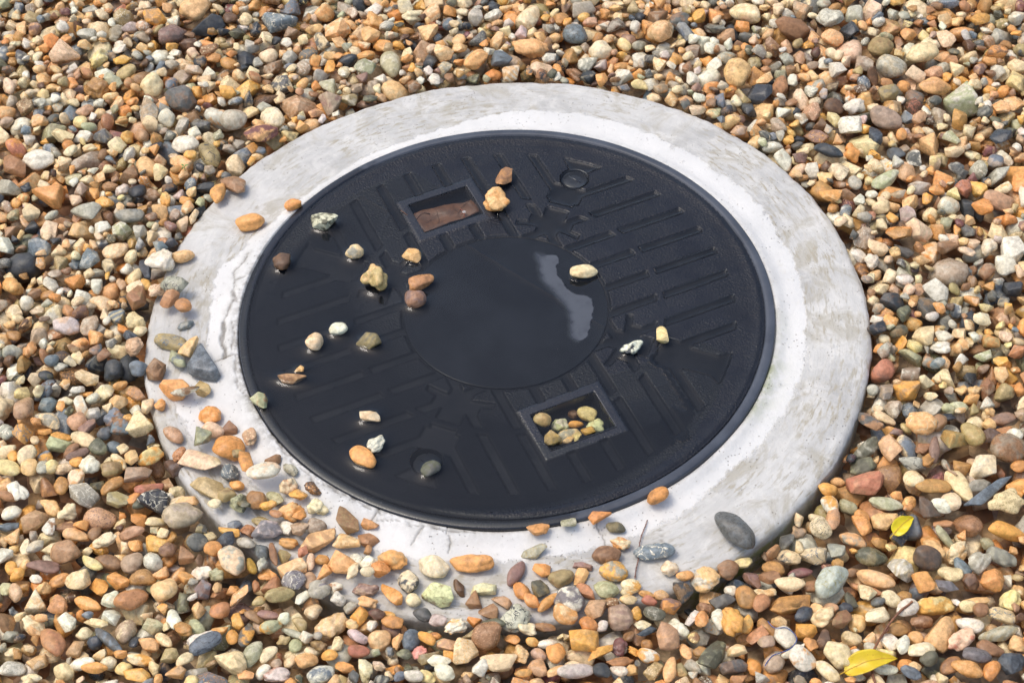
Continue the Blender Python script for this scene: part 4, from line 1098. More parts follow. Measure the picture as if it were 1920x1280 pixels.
-3681 -2869 -183 109 85 -22 go yl a - gravel|
-4207 -2803 -190 130 69 7 cr pk l - gravel|
-3371 -3074 -155 122 74 -48 br rb t - gravel|
-3541 -2972 -158 90 77 34 br pu r - gravel|
-2953 -3744 -140 104 87 50 rb or r - gravel|
-2681 -4052 -123 135 70 77 dg go r p gravel|dark grey long smooth pebble with golden patches in the gravel at the lower left
-2437 -3983 -126 106 74 27 gg go r p gravel|
-2313 -3886 -108 61 56 60 lg wh r - gravel|
-2219 -4050 -92 125 35 -26 gr dg r - gravel|
-2156 -3949 -111 91 55 -49 ol be r - gravel|
-1850 -3985 -152 170 109 27 tn pk l b gravel|large tan knobbly pebble with pale pink bands in the gravel below the ring
-2031 -3811 -124 87 73 16 cr tn r - gravel|
-2471 -3834 -106 106 47 -13 pu pb r - gravel|
-1590 -4123 -106 110 54 -27 li bg r - gravel|
-1578 -4291 -113 103 63 -8 rd rb r - gravel|
-1378 -4165 -137 106 96 37 tn be r - gravel|tan round pebble in the gravel below the ring
-1787 -4204 -103 86 55 70 be gg a - gravel|
-1854 -4325 -109 79 57 -3 go oc r - gravel|
-2076 -4374 -129 107 76 -8 tn oc r - gravel|
-1978 -4192 -104 85 50 -17 ol br l - gravel|
-2193 -4188 -116 86 64 -77 gg be r - gravel|
-2044 -4268 -96 62 41 -22 cr yl r - gravel|
-2316 -4118 -103 69 48 6 ol gb l - gravel|
-2235 -4360 -101 72 50 48 be cr r - gravel|
-2458 -4265 -113 102 62 43 cr wh r - gravel|
-2609 -4266 -131 144 82 60 gg lg r - gravel|grey-green long smooth pebble along the bottom edge, left
-2802 -4362 -165 163 105 -21 be ol a - gravel|large beige angular pebble along the bottom edge, left
-2493 -4458 -106 84 55 54 wh pk r - gravel|
-2355 -4517 -126 122 73 6 li rd l p gravel|lilac-grey knobbly pebble with brick red patches along the bottom edge, left
-1934 -4517 -133 128 86 21 lg bg r p gravel|pale grey oval pebble with blue-grey patches along the bottom edge, middle
-1702 -4464 -105 97 54 -8 oc br a - gravel|
-1510 -4499 -118 120 71 -68 cr yl l - gravel|cream knobbly pebble along the bottom edge, middle
-1381 -4462 -105 70 55 -31 pk li l - gravel|
-2372 -4383 -102 59 50 71 gb br r - gravel|
-2652 -4524 -119 90 60 -21 po oc a - gravel|
-2779 -3877 -112 90 52 -67 go yl a - gravel|
-2815 -4048 -115 78 57 -76 go oc r - gravel|
-2965 -3975 -113 106 53 6 oc tn a b gravel|
-2572 -3695 -105 67 49 27 ol oc r - gravel|
-2613 -3833 -111 103 50 -31 br pb r - gravel|
-1075 -4196 -128 109 88 74 bg sl r - gravel|blue-grey oval pebble in the gravel below the ring
-922 -4219 -98 111 51 -46 go or r - gravel|
-994 -4338 -106 77 61 26 pr pk l - gravel|
-897 -4415 -98 108 51 11 ol gr a - gravel|
-801 -4486 -108 111 59 -22 wh cr r - gravel|
-729 -4298 -114 105 68 6 pb tn a b gravel|
-543 -4411 -148 124 109 78 be go a s gravel|beige angular pebble with golden specks along the bottom edge, middle
-340 -4237 -168 156 126 26 br pb r s gravel|large brown oval pebble with pinkish brown specks in the gravel below the ring
-224 -4523 -136 174 88 11 be pk a - gravel|beige long angular pebble along the bottom edge, middle
-400 -4579 -109 90 63 56 wh lg r - gravel|
-9 -4438 -114 113 63 -77 tn cr l s gravel|
-89 -4247 -101 79 49 -32 oc br r - gravel|
141 -4586 -136 105 84 -61 pb oc a - gravel|pinkish brown angular pebble along the bottom edge, middle
-4 -4639 -98 82 43 6 oc ol r - gravel|
-751 -4612 -119 101 71 -31 wh cr r - gravel|
-925 -4609 -107 92 59 -36 yl cr r - gravel|
-1048 -4621 -107 93 59 -22 lg gg r - gravel|
-1177 -4624 -90 62 43 36 bg pg r - gravel|
-1135 -4364 -108 75 60 -3 do gg r - gravel|
-1210 -4205 -93 87 47 74 po tn l - gravel|
-504 -4191 -85 73 37 36 ol be t - gravel|
-271 -4099 -105 116 55 -13 do bg r - gravel|
-704 -4435 -100 57 52 -3 go oc a - gravel|
318 -4446 -140 104 86 -83 oc or r - gravel|ochre oval pebble along the bottom edge, middle
599 -4328 -177 154 114 -13 go tn a - gravel|large golden angular pebble in the gravel below the ring
727 -4457 -129 143 59 30 go oc a - gravel|golden long angular pebble along the bottom edge, middle
927 -4378 -152 85 78 54 mp pu l - gravel|
927 -4541 -127 131 49 11 rb br r - gravel|
1200 -4489 -156 105 69 -13 go wh r p gravel|
1408 -4310 -202 136 110 74 pb po a - gravel|pinkish brown angular pebble in the gravel below the ring, just below white knobbly one
1508 -4197 -194 117 92 -33 wh gg l - gravel|white knobbly pebble in the gravel below the ring
243 -4311 -103 92 44 6 wh pk r - gravel|
500 -4645 -137 182 74 15 li lg r - gravel|lilac-grey long smooth pebble along the bottom edge, middle
744 -4652 -142 90 73 -32 sl dg r - gravel|
899 -4672 -123 89 48 -32 lg pk r - gravel|
1029 -4638 -134 72 55 44 tn go a - gravel|
461 -4563 -111 74 48 15 cr pk l - gravel|
1390 -4662 -156 129 64 69 po pk r - gravel|peach long smooth pebble along the bottom edge, right
1234 -4645 -152 97 66 54 ol be a s gravel|
1560 -4451 -155 91 51 -69 po go r - gravel|
1613 -4621 -162 96 58 -43 gr pk a - gravel|
1499 -4655 -144 69 46 -74 ol tn l - gravel|
1701 -4459 -171 66 58 -3 ob br r - gravel|
1671 -4079 -165 102 45 54 lg wh a - gravel|
1747 -4130 -192 85 74 -65 oc tn l - gravel|
1794 -3946 -186 74 58 -33 br pb a b gravel|
1656 -4306 -167 80 55 -86 yl br r p gravel|
1198 -4361 -140 54 53 -74 ob or r - gravel|
1064 -4429 -124 64 41 -32 go or l - gravel|
312 -4648 -104 95 43 20 tn po r - gravel|
153 -4424 -109 78 53 -42 pb li r - gravel|
1840 -3652 -257 142 121 25 tn lg l p gravel|tan knobbly pebble with pale grey patches in the gravel below the ring
2080 -3546 -254 115 96 25 br gb r - gravel|brown round pebble in the gravel below the ring
2246 -3460 -235 93 58 16 yl cr a - gravel|
2549 -3485 -264 110 74 -29 ob br r - gravel|
2706 -3352 -291 133 91 -19 be dg l p gravel|beige knobbly pebble with dark grey patches in the gravel below the ring
2986 -3355 -312 145 97 16 pk bg a v gravel|pale pink angular pebble with blue-grey veins in the gravel at the lower right
3213 -3301 -306 91 86 -89 gr bg a - gravel|
2323 -3623 -240 113 69 -66 pu br a - gravel|
2485 -3627 -249 111 67 -14 br rb a - gravel|
2805 -3552 -256 119 50 1 mp pu r - gravel|
2670 -3735 -258 144 68 -4 be cr r - gravel|beige long smooth pebble in the gravel at the lower right
2900 -3716 -270 94 66 34 br rb r - gravel|
3073 -3717 -332 195 126 34 lb gg r v gravel|large pale blue-grey oval pebble with grey-green veins in the gravel at the lower right
2219 -3851 -251 127 100 -66 ob oc r - gravel|olive-brown oval pebble in the gravel below the ring
2424 -3794 -232 108 57 6 cr tn l p gravel|
2355 -3950 -238 95 75 62 rb pb r - gravel|
2653 -3934 -272 221 91 11 oc br a - gravel|large ochre long angular pebble in the gravel at the lower right
1983 -3884 -207 128 64 6 dg sl a b gravel|
2084 -3755 -212 61 60 -66 wh cr r - gravel|
2041 -4165 -231 155 101 -81 go oc l - gravel|golden knobbly pebble in the gravel below the ring
2195 -4148 -205 92 57 73 go yl r - gravel|
1921 -4093 -197 116 66 -86 lg wh r - gravel|
2375 -4192 -221 113 67 -66 ob br r b gravel|
2266 -4303 -229 106 81 38 rb br a - gravel|rust-brown angular pebble in the gravel below the ring
2341 -4397 -212 79 61 6 gb ol r - gravel|
2538 -4316 -244 122 88 -66 lg wh r p gravel|pale grey oval pebble with white patches in the gravel below the ring
2756 -4061 -259 103 74 34 sl bg r - gravel|
2942 -4111 -287 119 96 24 cr po l b gravel|cream knobbly pebble with peach bands in the gravel at the lower right
2758 -4258 -252 103 77 -13 go oc a - gravel|
2909 -4373 -258 112 79 71 db br a - gravel|dark brown angular pebble in the gravel at the lower right
3105 -4172 -265 122 68 56 br ol a - gravel|
3273 -4159 -282 95 83 -89 tn oc r - gravel|
3188 -4338 -263 97 69 -13 be ol r - gravel|
3019 -4563 -294 143 128 -67 cr yl r - gravel|large cream oval pebble along the bottom edge, right
2660 -4600 -257 135 105 -44 wh po r p gravel|white oval pebble with peach patches along the bottom edge, right
2604 -4495 -206 132 41 33 wh lg a - gravel|
2389 -4629 -230 100 84 24 gb dg r - gravel|grey-brown round pebble along the bottom edge, right
2199 -4633 -195 97 62 -92 or oc r - gravel|
1996 -4638 -186 135 60 11 dg br a - gravel|
1819 -4523 -202 182 88 58 do gg a - gravel|large dark olive long angular pebble along the bottom edge, right
2044 -4459 -191 108 60 -13 be tn a b gravel|
2883 -4723 -231 133 65 -50 be lg r b gravel|beige long smooth pebble with pale grey bands along the bottom edge, right
3179 -4006 -258 75 54 -34 sl bg r - gravel|
3234 -3909 -268 90 61 -67 do sl a - gravel|
3039 -3986 -258 77 58 -18 pb rb r - gravel|
2894 -3992 -253 69 59 61 tn be a - gravel|
2773 -4420 -227 72 56 -66 oc br a - gravel|
4049 -4002 -319 200 91 6 go yl l p gravel|large golden knobbly pebble with pale yellow patches in the gravel at the lower right
3991 -3758 -327 107 100 -4 oc go a - gravel|ochre angular pebble in the gravel at the lower right, just below dark mauve-brown oval one
3549 -3654 -308 186 88 -24 tn pk r - gravel|tan long smooth pebble in the gravel at the lower right
3807 -3589 -332 128 111 -80 lg ol a b gravel|pale grey angular pebble with olive bands in the gravel at the lower right
4070 -3498 -337 142 113 -14 dk br r - gravel|dark mauve-brown oval pebble in the gravel at the lower right
3550 -3380 -327 152 103 -4 do ol r - gravel|dark olive oval pebble in the gravel at the lower right
3420 -3775 -267 158 47 -29 rb or r - gravel|
3406 -3847 -292 102 79 -29 cr po a s gravel|
3472 -4120 -304 113 97 -13 cr be a - gravel|cream angular pebble in the gravel at the lower right
3643 -3932 -301 104 86 -46 cr be r - gravel|
3770 -4064 -312 116 88 33 lg wh r - gravel|pale grey round pebble in the gravel at the lower right
4272 -3686 -308 119 80 -19 be ol r - gravel|beige oval pebble in the gravel at the lower right
4397 -3619 -294 109 66 -58 bg dg r - gravel|
4591 -3545 -325 143 93 50 gr lg l b gravel|grey knobbly pebble with pale grey bands in the gravel at the lower right
4833 -3491 -303 151 83 -30 gr dg r b gravel|grey long smooth pebble with dark grey bands in the gravel at the lower right
4684 -3746 -333 120 104 68 oc ob a - gravel|ochre angular pebble in the gravel at the lower right, just below grey knobbly one
4449 -3793 -308 86 80 -24 db br a - gravel|
4422 -3388 -318 151 85 42 cr tn l p gravel|cream knobbly pebble with tan patches in the gravel at the lower right
4169 -3384 -301 121 75 -58 tn oc l - gravel|
4467 -3978 -298 130 63 6 tn oc a - gravel|
4371 -4055 -297 77 62 15 be yl r - gravel|
4828 -3967 -330 123 95 49 yl cr l - gravel|pale yellow knobbly pebble in the gravel at the lower right
4699 -4143 -307 143 77 -13 be bg r v gravel|beige long smooth pebble with blue-grey veins in the gravel at the lower right
4610 -4349 -305 187 71 8 gr ol r b gravel|grey long smooth pebble with olive bands in the gravel at the lower right
4360 -4233 -299 129 72 -24 wh cr r - gravel|white long smooth pebble in the gravel at the lower right
4062 -4328 -344 177 123 55 tn br a - gravel|large tan angular pebble in the gravel at the lower right
4229 -4439 -309 164 80 32 pk rd l p gravel|pale pink knobbly pebble with brick red patches in the gravel at the lower right
3820 -4532 -285 127 70 6 cr wh r - gravel|cream oval pebble along the bottom edge, right
3658 -4460 -269 101 59 74 wh lg r - gravel|
3546 -4394 -276 91 73 -68 wh cr a - gravel|
3804 -4363 -283 77 71 -68 po rb r - gravel|
3872 -4638 -284 85 69 15 do dg r - gravel|
4331 -4626 -310 134 87 -3 pg dg r - gravel|purple-grey oval pebble along the bottom edge, right
4482 -4548 -305 129 81 -18 br rb r - gravel|brown oval pebble along the bottom edge, right, just right of purple-grey oval one
4078 -4684 -298 113 77 24 br oc r - gravel|brown oval pebble along the bottom edge, right, just left of ochre smooth one
4211 -4761 -290 146 75 -23 oc tn r - gravel|ochre long smooth pebble along the bottom edge, right
4433 -4790 -295 111 68 49 or rb r - gravel|
4653 -4695 -336 131 104 36 sl bg a - gravel|black slate angular pebble along the bottom edge, right
3648 -4652 -267 80 59 32 or oc a - gravel|
3718 -4722 -268 69 58 32 tn cr a - gravel|
3668 -4785 -255 101 54 -28 bg sl r - gravel|
3165 -4760 -237 90 55 -13 lg be l s gravel|
3455 -4700 -247 108 49 -3 wh cr r - gravel|
3647 -4249 -284 105 69 -3 ob br r - gravel|
3506 -3965 -276 69 57 -4 dg bg r - gravel|
4480 -4119 -304 73 72 -4 br rb r - gravel|
3779 -3885 -289 81 61 6 ob br r - gravel|
4212 -3817 -298 117 69 -24 pg dg a b gravel|
3813 -1768 -247 160 75 -37 dg br a p gravel|dark grey long angular pebble with brown patches in the gravel right of the ring
4327 -1849 -280 160 128 -26 po cr r v gravel|peach oval pebble with cream veins in the gravel right of the ring
4510 -1833 -242 107 79 52 br gb r - gravel|
4636 -2062 -286 141 130 -26 ol go t - gravel|olive three-cornered pebble in the gravel right of the ring
4834 -2022 -252 147 99 -61 ol ob r - gravel|olive oval pebble in the gravel right of the ring
4140 -2075 -274 140 94 -70 bg be r p gravel|blue-grey oval pebble with beige patches in the gravel right of the ring
3968 -2092 -294 145 108 -70 pb po a - gravel|pinkish brown angular pebble in the gravel right of the ring
3704 -2086 -279 201 74 39 do gr r b gravel|dark olive long smooth pebble with grey bands in the gravel right of the ring
4294 -2126 -258 90 72 26 br rb l - gravel|
4407 -2175 -242 156 56 74 pu db r - gravel|
3649 -2291 -306 139 94 11 do gg r - gravel|dark olive oval pebble in the gravel right of the ring
3916 -2434 -327 142 125 -70 br ob a s gravel|brown angular pebble with olive-brown specks in the gravel right of the ring
3646 -2539 -352 193 132 21 rd pb a - gravel|large brick red angular pebble in the gravel right of the ring
4127 -2523 -302 107 99 -25 cr go r - gravel|cream round pebble in the gravel right of the ring
4302 -2627 -291 174 82 1 ob oc r - gravel|olive-brown long smooth pebble in the gravel right of the ring
4148 -2335 -272 142 75 -20 gr dg a v gravel|
4321 -2303 -254 104 56 43 ob oc a - gravel|
4579 -2644 -291 198 95 -71 be tn r - gravel|beige long smooth pebble in the gravel right of the ring
4864 -2401 -303 134 129 -4 cr wh a - gravel|cream angular pebble in the gravel right of the ring
5166 -2225 -317 190 157 16 gb br r p gravel|large grey-brown round pebble with brown patches in the gravel right of the ring
4864 -2736 -267 313 62 35 bg sl a - gravel|blue-grey long angular pebble in the gravel right of the ring
4990 -2873 -335 187 138 6 be ol l s gravel|large beige knobbly pebble with olive specks in the gravel right of the ring
4590 -3069 -320 149 112 -36 br rb r - gravel|brown oval pebble in the gravel right of the ring
4947 -3183 -296 180 85 -14 go or r - gravel|golden long smooth pebble in the gravel right of the ring
3801 -2773 -301 167 78 -19 gg lg r - gravel|grey-green long smooth pebble in the gravel right of the ring
3744 -2979 -324 133 100 -19 tn br a - gravel|tan angular pebble in the gravel right of the ring
4008 -3089 -334 157 104 51 dg bg t - gravel|dark grey three-cornered pebble in the gravel right of the ring
4049 -2750 -288 81 65 70 po or r - gravel|
4391 -2506 -273 103 66 52 mp pr l - gravel|
3418 -2753 -296 101 68 -41 gg ol r - gravel|
3543 -2905 -296 90 67 -58 oc or r - gravel|
3504 -3012 -312 137 87 -63 oc or a - gravel|ochre angular pebble in the gravel right of the ring, just above tan smooth one
3225 -2950 -299 130 68 71 pb oc r - gravel|
3233 -2768 -306 113 79 -63 wh go r p gravel|
3235 -2574 -306 113 77 1 go be r - gravel|
3078 -3053 -321 118 102 -78 cr dg r s gravel|cream oval pebble with dark grey specks in the gravel at the lower right
3399 -3173 -303 137 76 -24 tn gr r p gravel|tan long smooth pebble with grey patches in the gravel at the lower right
4338 -2866 -288 106 73 -19 lg wh r - gravel|
4450 -2820 -304 114 95 -81 cr be r - gravel|cream oval pebble in the gravel right of the ring
4194 -2874 -301 132 85 -70 db dg a - gravel|dark brown angular pebble in the gravel right of the ring
4335 -3038 -275 97 51 -9 rb br a - gravel|
4321 -3214 -272 138 44 -59 gg py r - gravel|
4647 -2376 -261 91 79 -25 ob br a - gravel|
4905 -1833 -228 84 86 -72 cr yl r - gravel|
5041 -1884 -212 68 67 -4 tn oc r - gravel|
5181 -1981 -222 105 69 30 rb or a - gravel|
5259 -2068 -220 85 72 -38 wh lg r - gravel|
5021 -2053 -246 113 93 -4 db pg a - gravel|
5203 -1800 -212 152 74 6 pu rb r - gravel|
4574 -1738 -199 148 49 -4 sl bg a - gravel|
3975 -1688 -230 122 69 -26 be yl r - gravel|
5238 -2445 -240 88 64 16 oc or r - gravel|
5175 -2659 -286 134 93 50 oc or a - gravel|ochre angular pebble in the gravel right of the ring, just above beige knobbly one
4781 -2650 -263 128 63 16 gr do a - gravel|
4178 -3273 -308 113 83 -70 oc tn l - gravel|
-3950 5826 -192 197 168 59 tn ob r - gravel|tan oval pebble in the gravel at the upper left
-2856 5489 -175 233 149 -17 bg wh t v gravel|blue-grey three-cornered pebble with white veins in the gravel at the upper left
-4247 5345 -175 209 153 35 pu dg r - gravel|purple-brown long smooth pebble in the gravel at the upper left
-5617 5010 -195 189 166 -27 pk tn a - gravel|pale pink angular pebble in the gravel at the upper left
-3977 3926 -185 180 165 21 dg br a - gravel|dark grey angular pebble in the gravel at the upper left
-5703 3011 -173 194 142 2 lg wh r - gravel|pale grey oval pebble in the gravel at the upper left, just above ochre three-cornered one
-5450 2262 -175 174 145 14 oc ob t - gravel|ochre three-cornered pebble in the gravel at the upper left
-3553 2920 -167 201 107 -62 ol sl r v gravel|olive oval pebble with black slate veins in the gravel at the upper left
-4999 2045 -175 194 131 -20 gr lg a - gravel|grey angular pebble in the gravel at the upper left
-4442 1909 -155 170 112 -4 gr bg r - gravel|grey long smooth pebble in the gravel at the upper left
-3295 3475 -159 170 121 -10 gr br r - gravel|grey oval pebble in the gravel at the upper left
-2926 3184 -158 204 122 14 mp po r p gravel|maroon long smooth pebble with peach patches in the gravel at the upper left
-2805 3542 -179 174 126 -55 cr lg r - gravel|cream round pebble in the gravel at the upper left
-5960 2877 -192 190 132 -51 rb br a - gravel|rust-brown angular pebble in the gravel at the upper left
-3884 3145 -158 172 117 -16 lg wh r - gravel|pale grey oval pebble just left of olive oval one, just below dark grey angular one
-4331 2779 -172 161 110 -61 tn po r - gravel|
3361 5136 -172 250 143 -49 cr yl r - gravel|cream long smooth pebble in the gravel at the upper right
3932 4743 -216 213 190 41 br rb a - gravel|brown angular pebble in the gravel at the upper right
4978 4261 -184 156 158 20 ol br r - gravel|olive round pebble in the gravel at the upper right
4436 4900 -186 177 165 20 lg gr l s gravel|pale grey knobbly pebble with grey specks in the gravel at the upper right
3096 3919 -208 198 170 -72 tn br r - gravel|tan round pebble in the gravel at the upper right
5535 3505 -152 194 119 -11 po rb r - gravel|peach long smooth pebble in the gravel at the upper right
4800 2910 -161 202 127 -30 gb dg r - gravel|grey-brown long smooth pebble in the gravel at the upper right
4002 2343 -126 179 77 -29 sl bg r - gravel|
4611 2592 -136 167 76 -92 sl bg a - gravel|
4603 1823 -144 174 94 24 gg lg r - gravel|
5875 1417 -149 189 106 -16 pb gb r - gravel|pinkish brown long smooth pebble in the gravel at the upper right
5638 1271 -162 148 118 -65 or rb a - gravel|orange angular pebble in the gravel at the upper right
6107 2454 -159 115 125 -43 sl dg a - gravel|
5471 4084 -159 195 127 8 be gg r - gravel|beige long smooth pebble in the gravel at the upper right
5059 3904 -183 186 164 -18 gr be r - gravel|grey oval pebble in the gravel at the upper right
482 4661 -174 238 148 -17 po oc l - gravel|peach knobbly pebble in the gravel at the upper edge
1086 4845 -175 165 145 -35 bg dg r v gravel|blue-grey oval pebble with dark grey veins in the gravel at the upper edge
-1330 4496 -185 204 128 -82 gg lg r - gravel|grey-green oval pebble in the gravel at the upper edge
2180 4754 -174 160 151 -5 tn cr r - gravel|tan oval pebble in the gravel at the upper edge
-226 4424 -152 161 115 21 po oc r - gravel|
1396 4515 -163 147 133 -11 cr wh r - gravel|
104 4397 -152 128 116 -5 bg dg a - gravel|
1626 4016 -156 139 121 -11 lg be a - gravel|"""

class P: pass
placed = []
def settle(p, sink=0.10):
    f = foot(p.x, p.y, p.R, p.abc)
    if f is None: return None
    sl, lo, hi, ok = f
    h = HM[sl]
    z = (h-lo)[ok].max()
    # a pebble settles a little deeper than its highest single contact
    q = np.partition((h-lo)[ok], int(0.93*(ok.sum()-1)))[int(0.93*(ok.sum()-1))]
    z = max(q, z - 0.35*p.abc[2]) - sink*p.abc[2]*0.3
    return z, sl, lo, hi, ok
def commit(p, z, sl, hi, ok):
    p.z = z; h = HM[sl]; HM[sl] = np.where(ok, np.maximum(h, z+hi), h); placed.append(p)

WEIGHTS = [('oc', 12), ('or', 4), ('rb', 4), ('br', 9), ('db', 3.5), ('tn', 14), ('be', 10), ('cr', 13), ('wh', 8), ('gr', 8), ('lg', 9), ('dg', 4.5), ('bg', 6), ('sl', 5),
           ('ol', 4.5), ('gg', 4), ('pk', 4), ('pu', 2.5), ('go', 6), ('pb', 4), ('yl', 3), ('po', 4.5), ('ob', 6), ('gb', 6), ('do', 1.5), ('mp', 1), ('rd', 0.7), ('li', 1.2)]
WK_ = [k for k, w in WEIGHTS]; WP_ = np.array([w for k, w in WEIGHTS], float); WP_ /= WP_.sum()
PAIR = {'oc': 'tn', 'or': 'oc', 'rb': 'br', 'br': 'gb', 'db': 'br', 'tn': 'cr', 'be': 'cr', 'cr': 'tn', 'wh': 'lg', 'gr': 'lg', 'lg': 'wh', 'dg': 'gr', 'bg': 'lg', 'sl': 'dg', 'ol': 'be', 'gg': 'lg',
        'pk': 'cr', 'pu': 'pb', 'go': 'yl', 'pb': 'pk', 'yl': 'cr', 'po': 'cr', 'ob': 'oc', 'gb': 'lg', 'do': 'gg', 'mp': 'pb', 'rd': 'pk', 'li': 'wh'}
def rnd_pebble(rs, x, y, k=1.0, level=0):
    p = P(); p.x, p.y = x, y
    a = float(np.clip(np.exp(rs.normal(math.log(0.0112), 0.27)), 0.0062, 0.0215))*k
    b = a*rs.uniform(0.62, 0.95); c = a*rs.uniform(0.42, 0.72)
    p.abc = np.array([a, b, min(c, b)])
    p.R = rot_zyx(rs.rand()*6.283, rs.normal()*0.38, rs.normal()*0.38)
    p.c = WK_[rs.choice(len(WK_), p=WP_)]
    p.c2 = PAIR[p.c] if rs.rand() < 0.55 else WK_[rs.choice(len(WK_), p=WP_)]
    u = rs.rand(); p.ty = 'r' if u < 0.27 else ('a' if u < 0.86 else ('l' if u < 0.94 else 't'))
    u = rs.rand(); p.pat = '-' if u < 0.72 else ('p' if u < 0.82 else ('s' if u < 0.89 else ('v' if u < 0.95 else 'b')))
    p.zone = 'fill'; p.ind = False; p.label = None; p.level = level; p.seed = rs.randint(1 << 30)
    return p

def in_bounds(x, y, g=0.0):
    """the strewn ground: the view's footprint and a margin g round it"""
    t = (y+0.555)/1.29
    return -0.605-0.195*t-g < x < 0.585+0.245*t+g and -0.555-0.04*((x+0.605)/1.19)-g < y < 0.735-0.115*((x+0.8)/1.63)+g
def rnd_xy(rs):
    while True:
        x, y = rs.uniform(-0.97, 1.02), rs.uniform(-0.70, 0.92)
        if in_bounds(x, y, 0.13) and math.hypot(x, y) > R_RING+0.004: return x, y

def fill(n, rs, k, level, limit, cand, size_gap=False):
    done = 0
    for it in range(n):
        best = None
        base = rnd_pebble(rs, 0, 0, k, level)
        for _ in range(cand):
            x, y = rnd_xy(rs); base.x, base.y = x, y
            f = settle(base)
            if f is None: continue
            z, sl, lo, hi, ok = f
            if level:
                hv = HAND[sl][ok].mean()
                if hv > (0.16 if k > 0.8 else 0.30): continue
            e = z - float(g_top(x, y))
            if best is None or e < best[0]: best = (e, x, y, z, sl, hi, ok)
        if best is None or best[0] > limit: continue
        e, x, y, z, sl, hi, ok = best
        base.x, base.y = x, y; commit(base, z, sl, hi, ok); done += 1
    return done

rs0 = np.random.RandomState(77)
n1 = fill(4700, rs0, 1.15, 0, -0.0130, 3)

# pebbles whose place was taken down one by one
hand = []
for ln in DATA.strip().splitlines():
    body, _, lab = ln.partition('|')
    t = body.split()
    p = P(); p.x, p.y, p.ztgt = (float(q)/10000 for q in t[0:3]); A, B = 1.07*float(t[3])/10000, 1.08*float(t[4])/10000
    p.c, p.c2, p.ty, p.pat, p.zone = t[6], t[7], t[8], t[9], t[10]; p.ind = bool(lab); p.label = lab or None
    p.seed = int(abs(p.x*7919113+p.y*104729171)) % (1 << 30)
    r_ = np.random.RandomState(p.seed)
    flat = r_.uniform(0.60, 0.85) if p.ty != 'a' else r_.uniform(0.55, 0.80)
    if p.ty == 't': flat *= 0.72
    p.abc = np.array([A, B, min(B*flat, 0.014)])
    tl = 0.10 if p.zone != 'gravel' else 0.16
    p.R = rot_zyx(math.radians(float(t[5])), r_.normal()*tl, r_.normal()*tl); p.level = 2
    hand.append(p)
ORD = {'pocket': 0, 'cover': 1, 'ring': 2, 'gravel': 3}
for p in sorted(hand, key=lambda q: (ORD[q.zone], -q.y)):
    f = settle(p, 0.3)
    if f is None: continue
    z, sl, lo, hi, ok = f
    if p.zone == 'gravel':
        zt = float(g_top(p.x, p.y)) - 0.25*p.abc[2]
        z = max(min(z, zt + 0.6*p.abc[2]), zt - 0.004)      # bedded among its neighbours at the gravel's level
    commit(p, z, sl, hi, ok)
    HAND[sl] |= ok
    if p.zone == 'cover': DRYMASK[sl] |= ok & (np.abs(lo) < 1); WET_STONES.append((p.x, p.y, (p.R @ np.diag(np.square(p.abc)) @ p.R.T)[:2, :2]))
n2 = fill(6600, np.random.RandomState(78), 1.04, 1, -0.0030, 8)
n3 = fill(5600, np.random.RandomState(79), 0.76, 1, -0.0035, 8)

def plug(n, rs):
    done = 0
    ok_dom = (GR > R_RING+0.003) & (GR < 0.95)
    for rnd in range(6):
        low = np.argwhere((HM < g_top(GX, GY) - 0.0085) & ok_dom)
        if len(low) == 0: break
        for _ in range(n//6):
            j, i = low[rs.randint(len(low))]; x, y = float(hx[i]), float(hy[j])
            if not in_bounds(x, y, 0.13): continue
            p = rnd_pebble(rs, x, y, rs.uniform(0.55, 0.95), 1)
            f = settle(p)
            if f is None: continue
            z, sl, lo, hi, ok = f
            if HAND[sl][ok].mean() > 0.50 or z - float(g_top(x, y)) > 0.0006 + (0.0045 if math.hypot(x, y) < R_RING+0.014 else 0): continue
            if math.hypot(x, y) < R_RING + 0.004: continue
            commit(p, z, sl, hi, ok); done += 1
    return done
n4 = plug(7500, np.random.RandomState(80))
print('pebbles', n1, n2, n3, n4, len(hand))

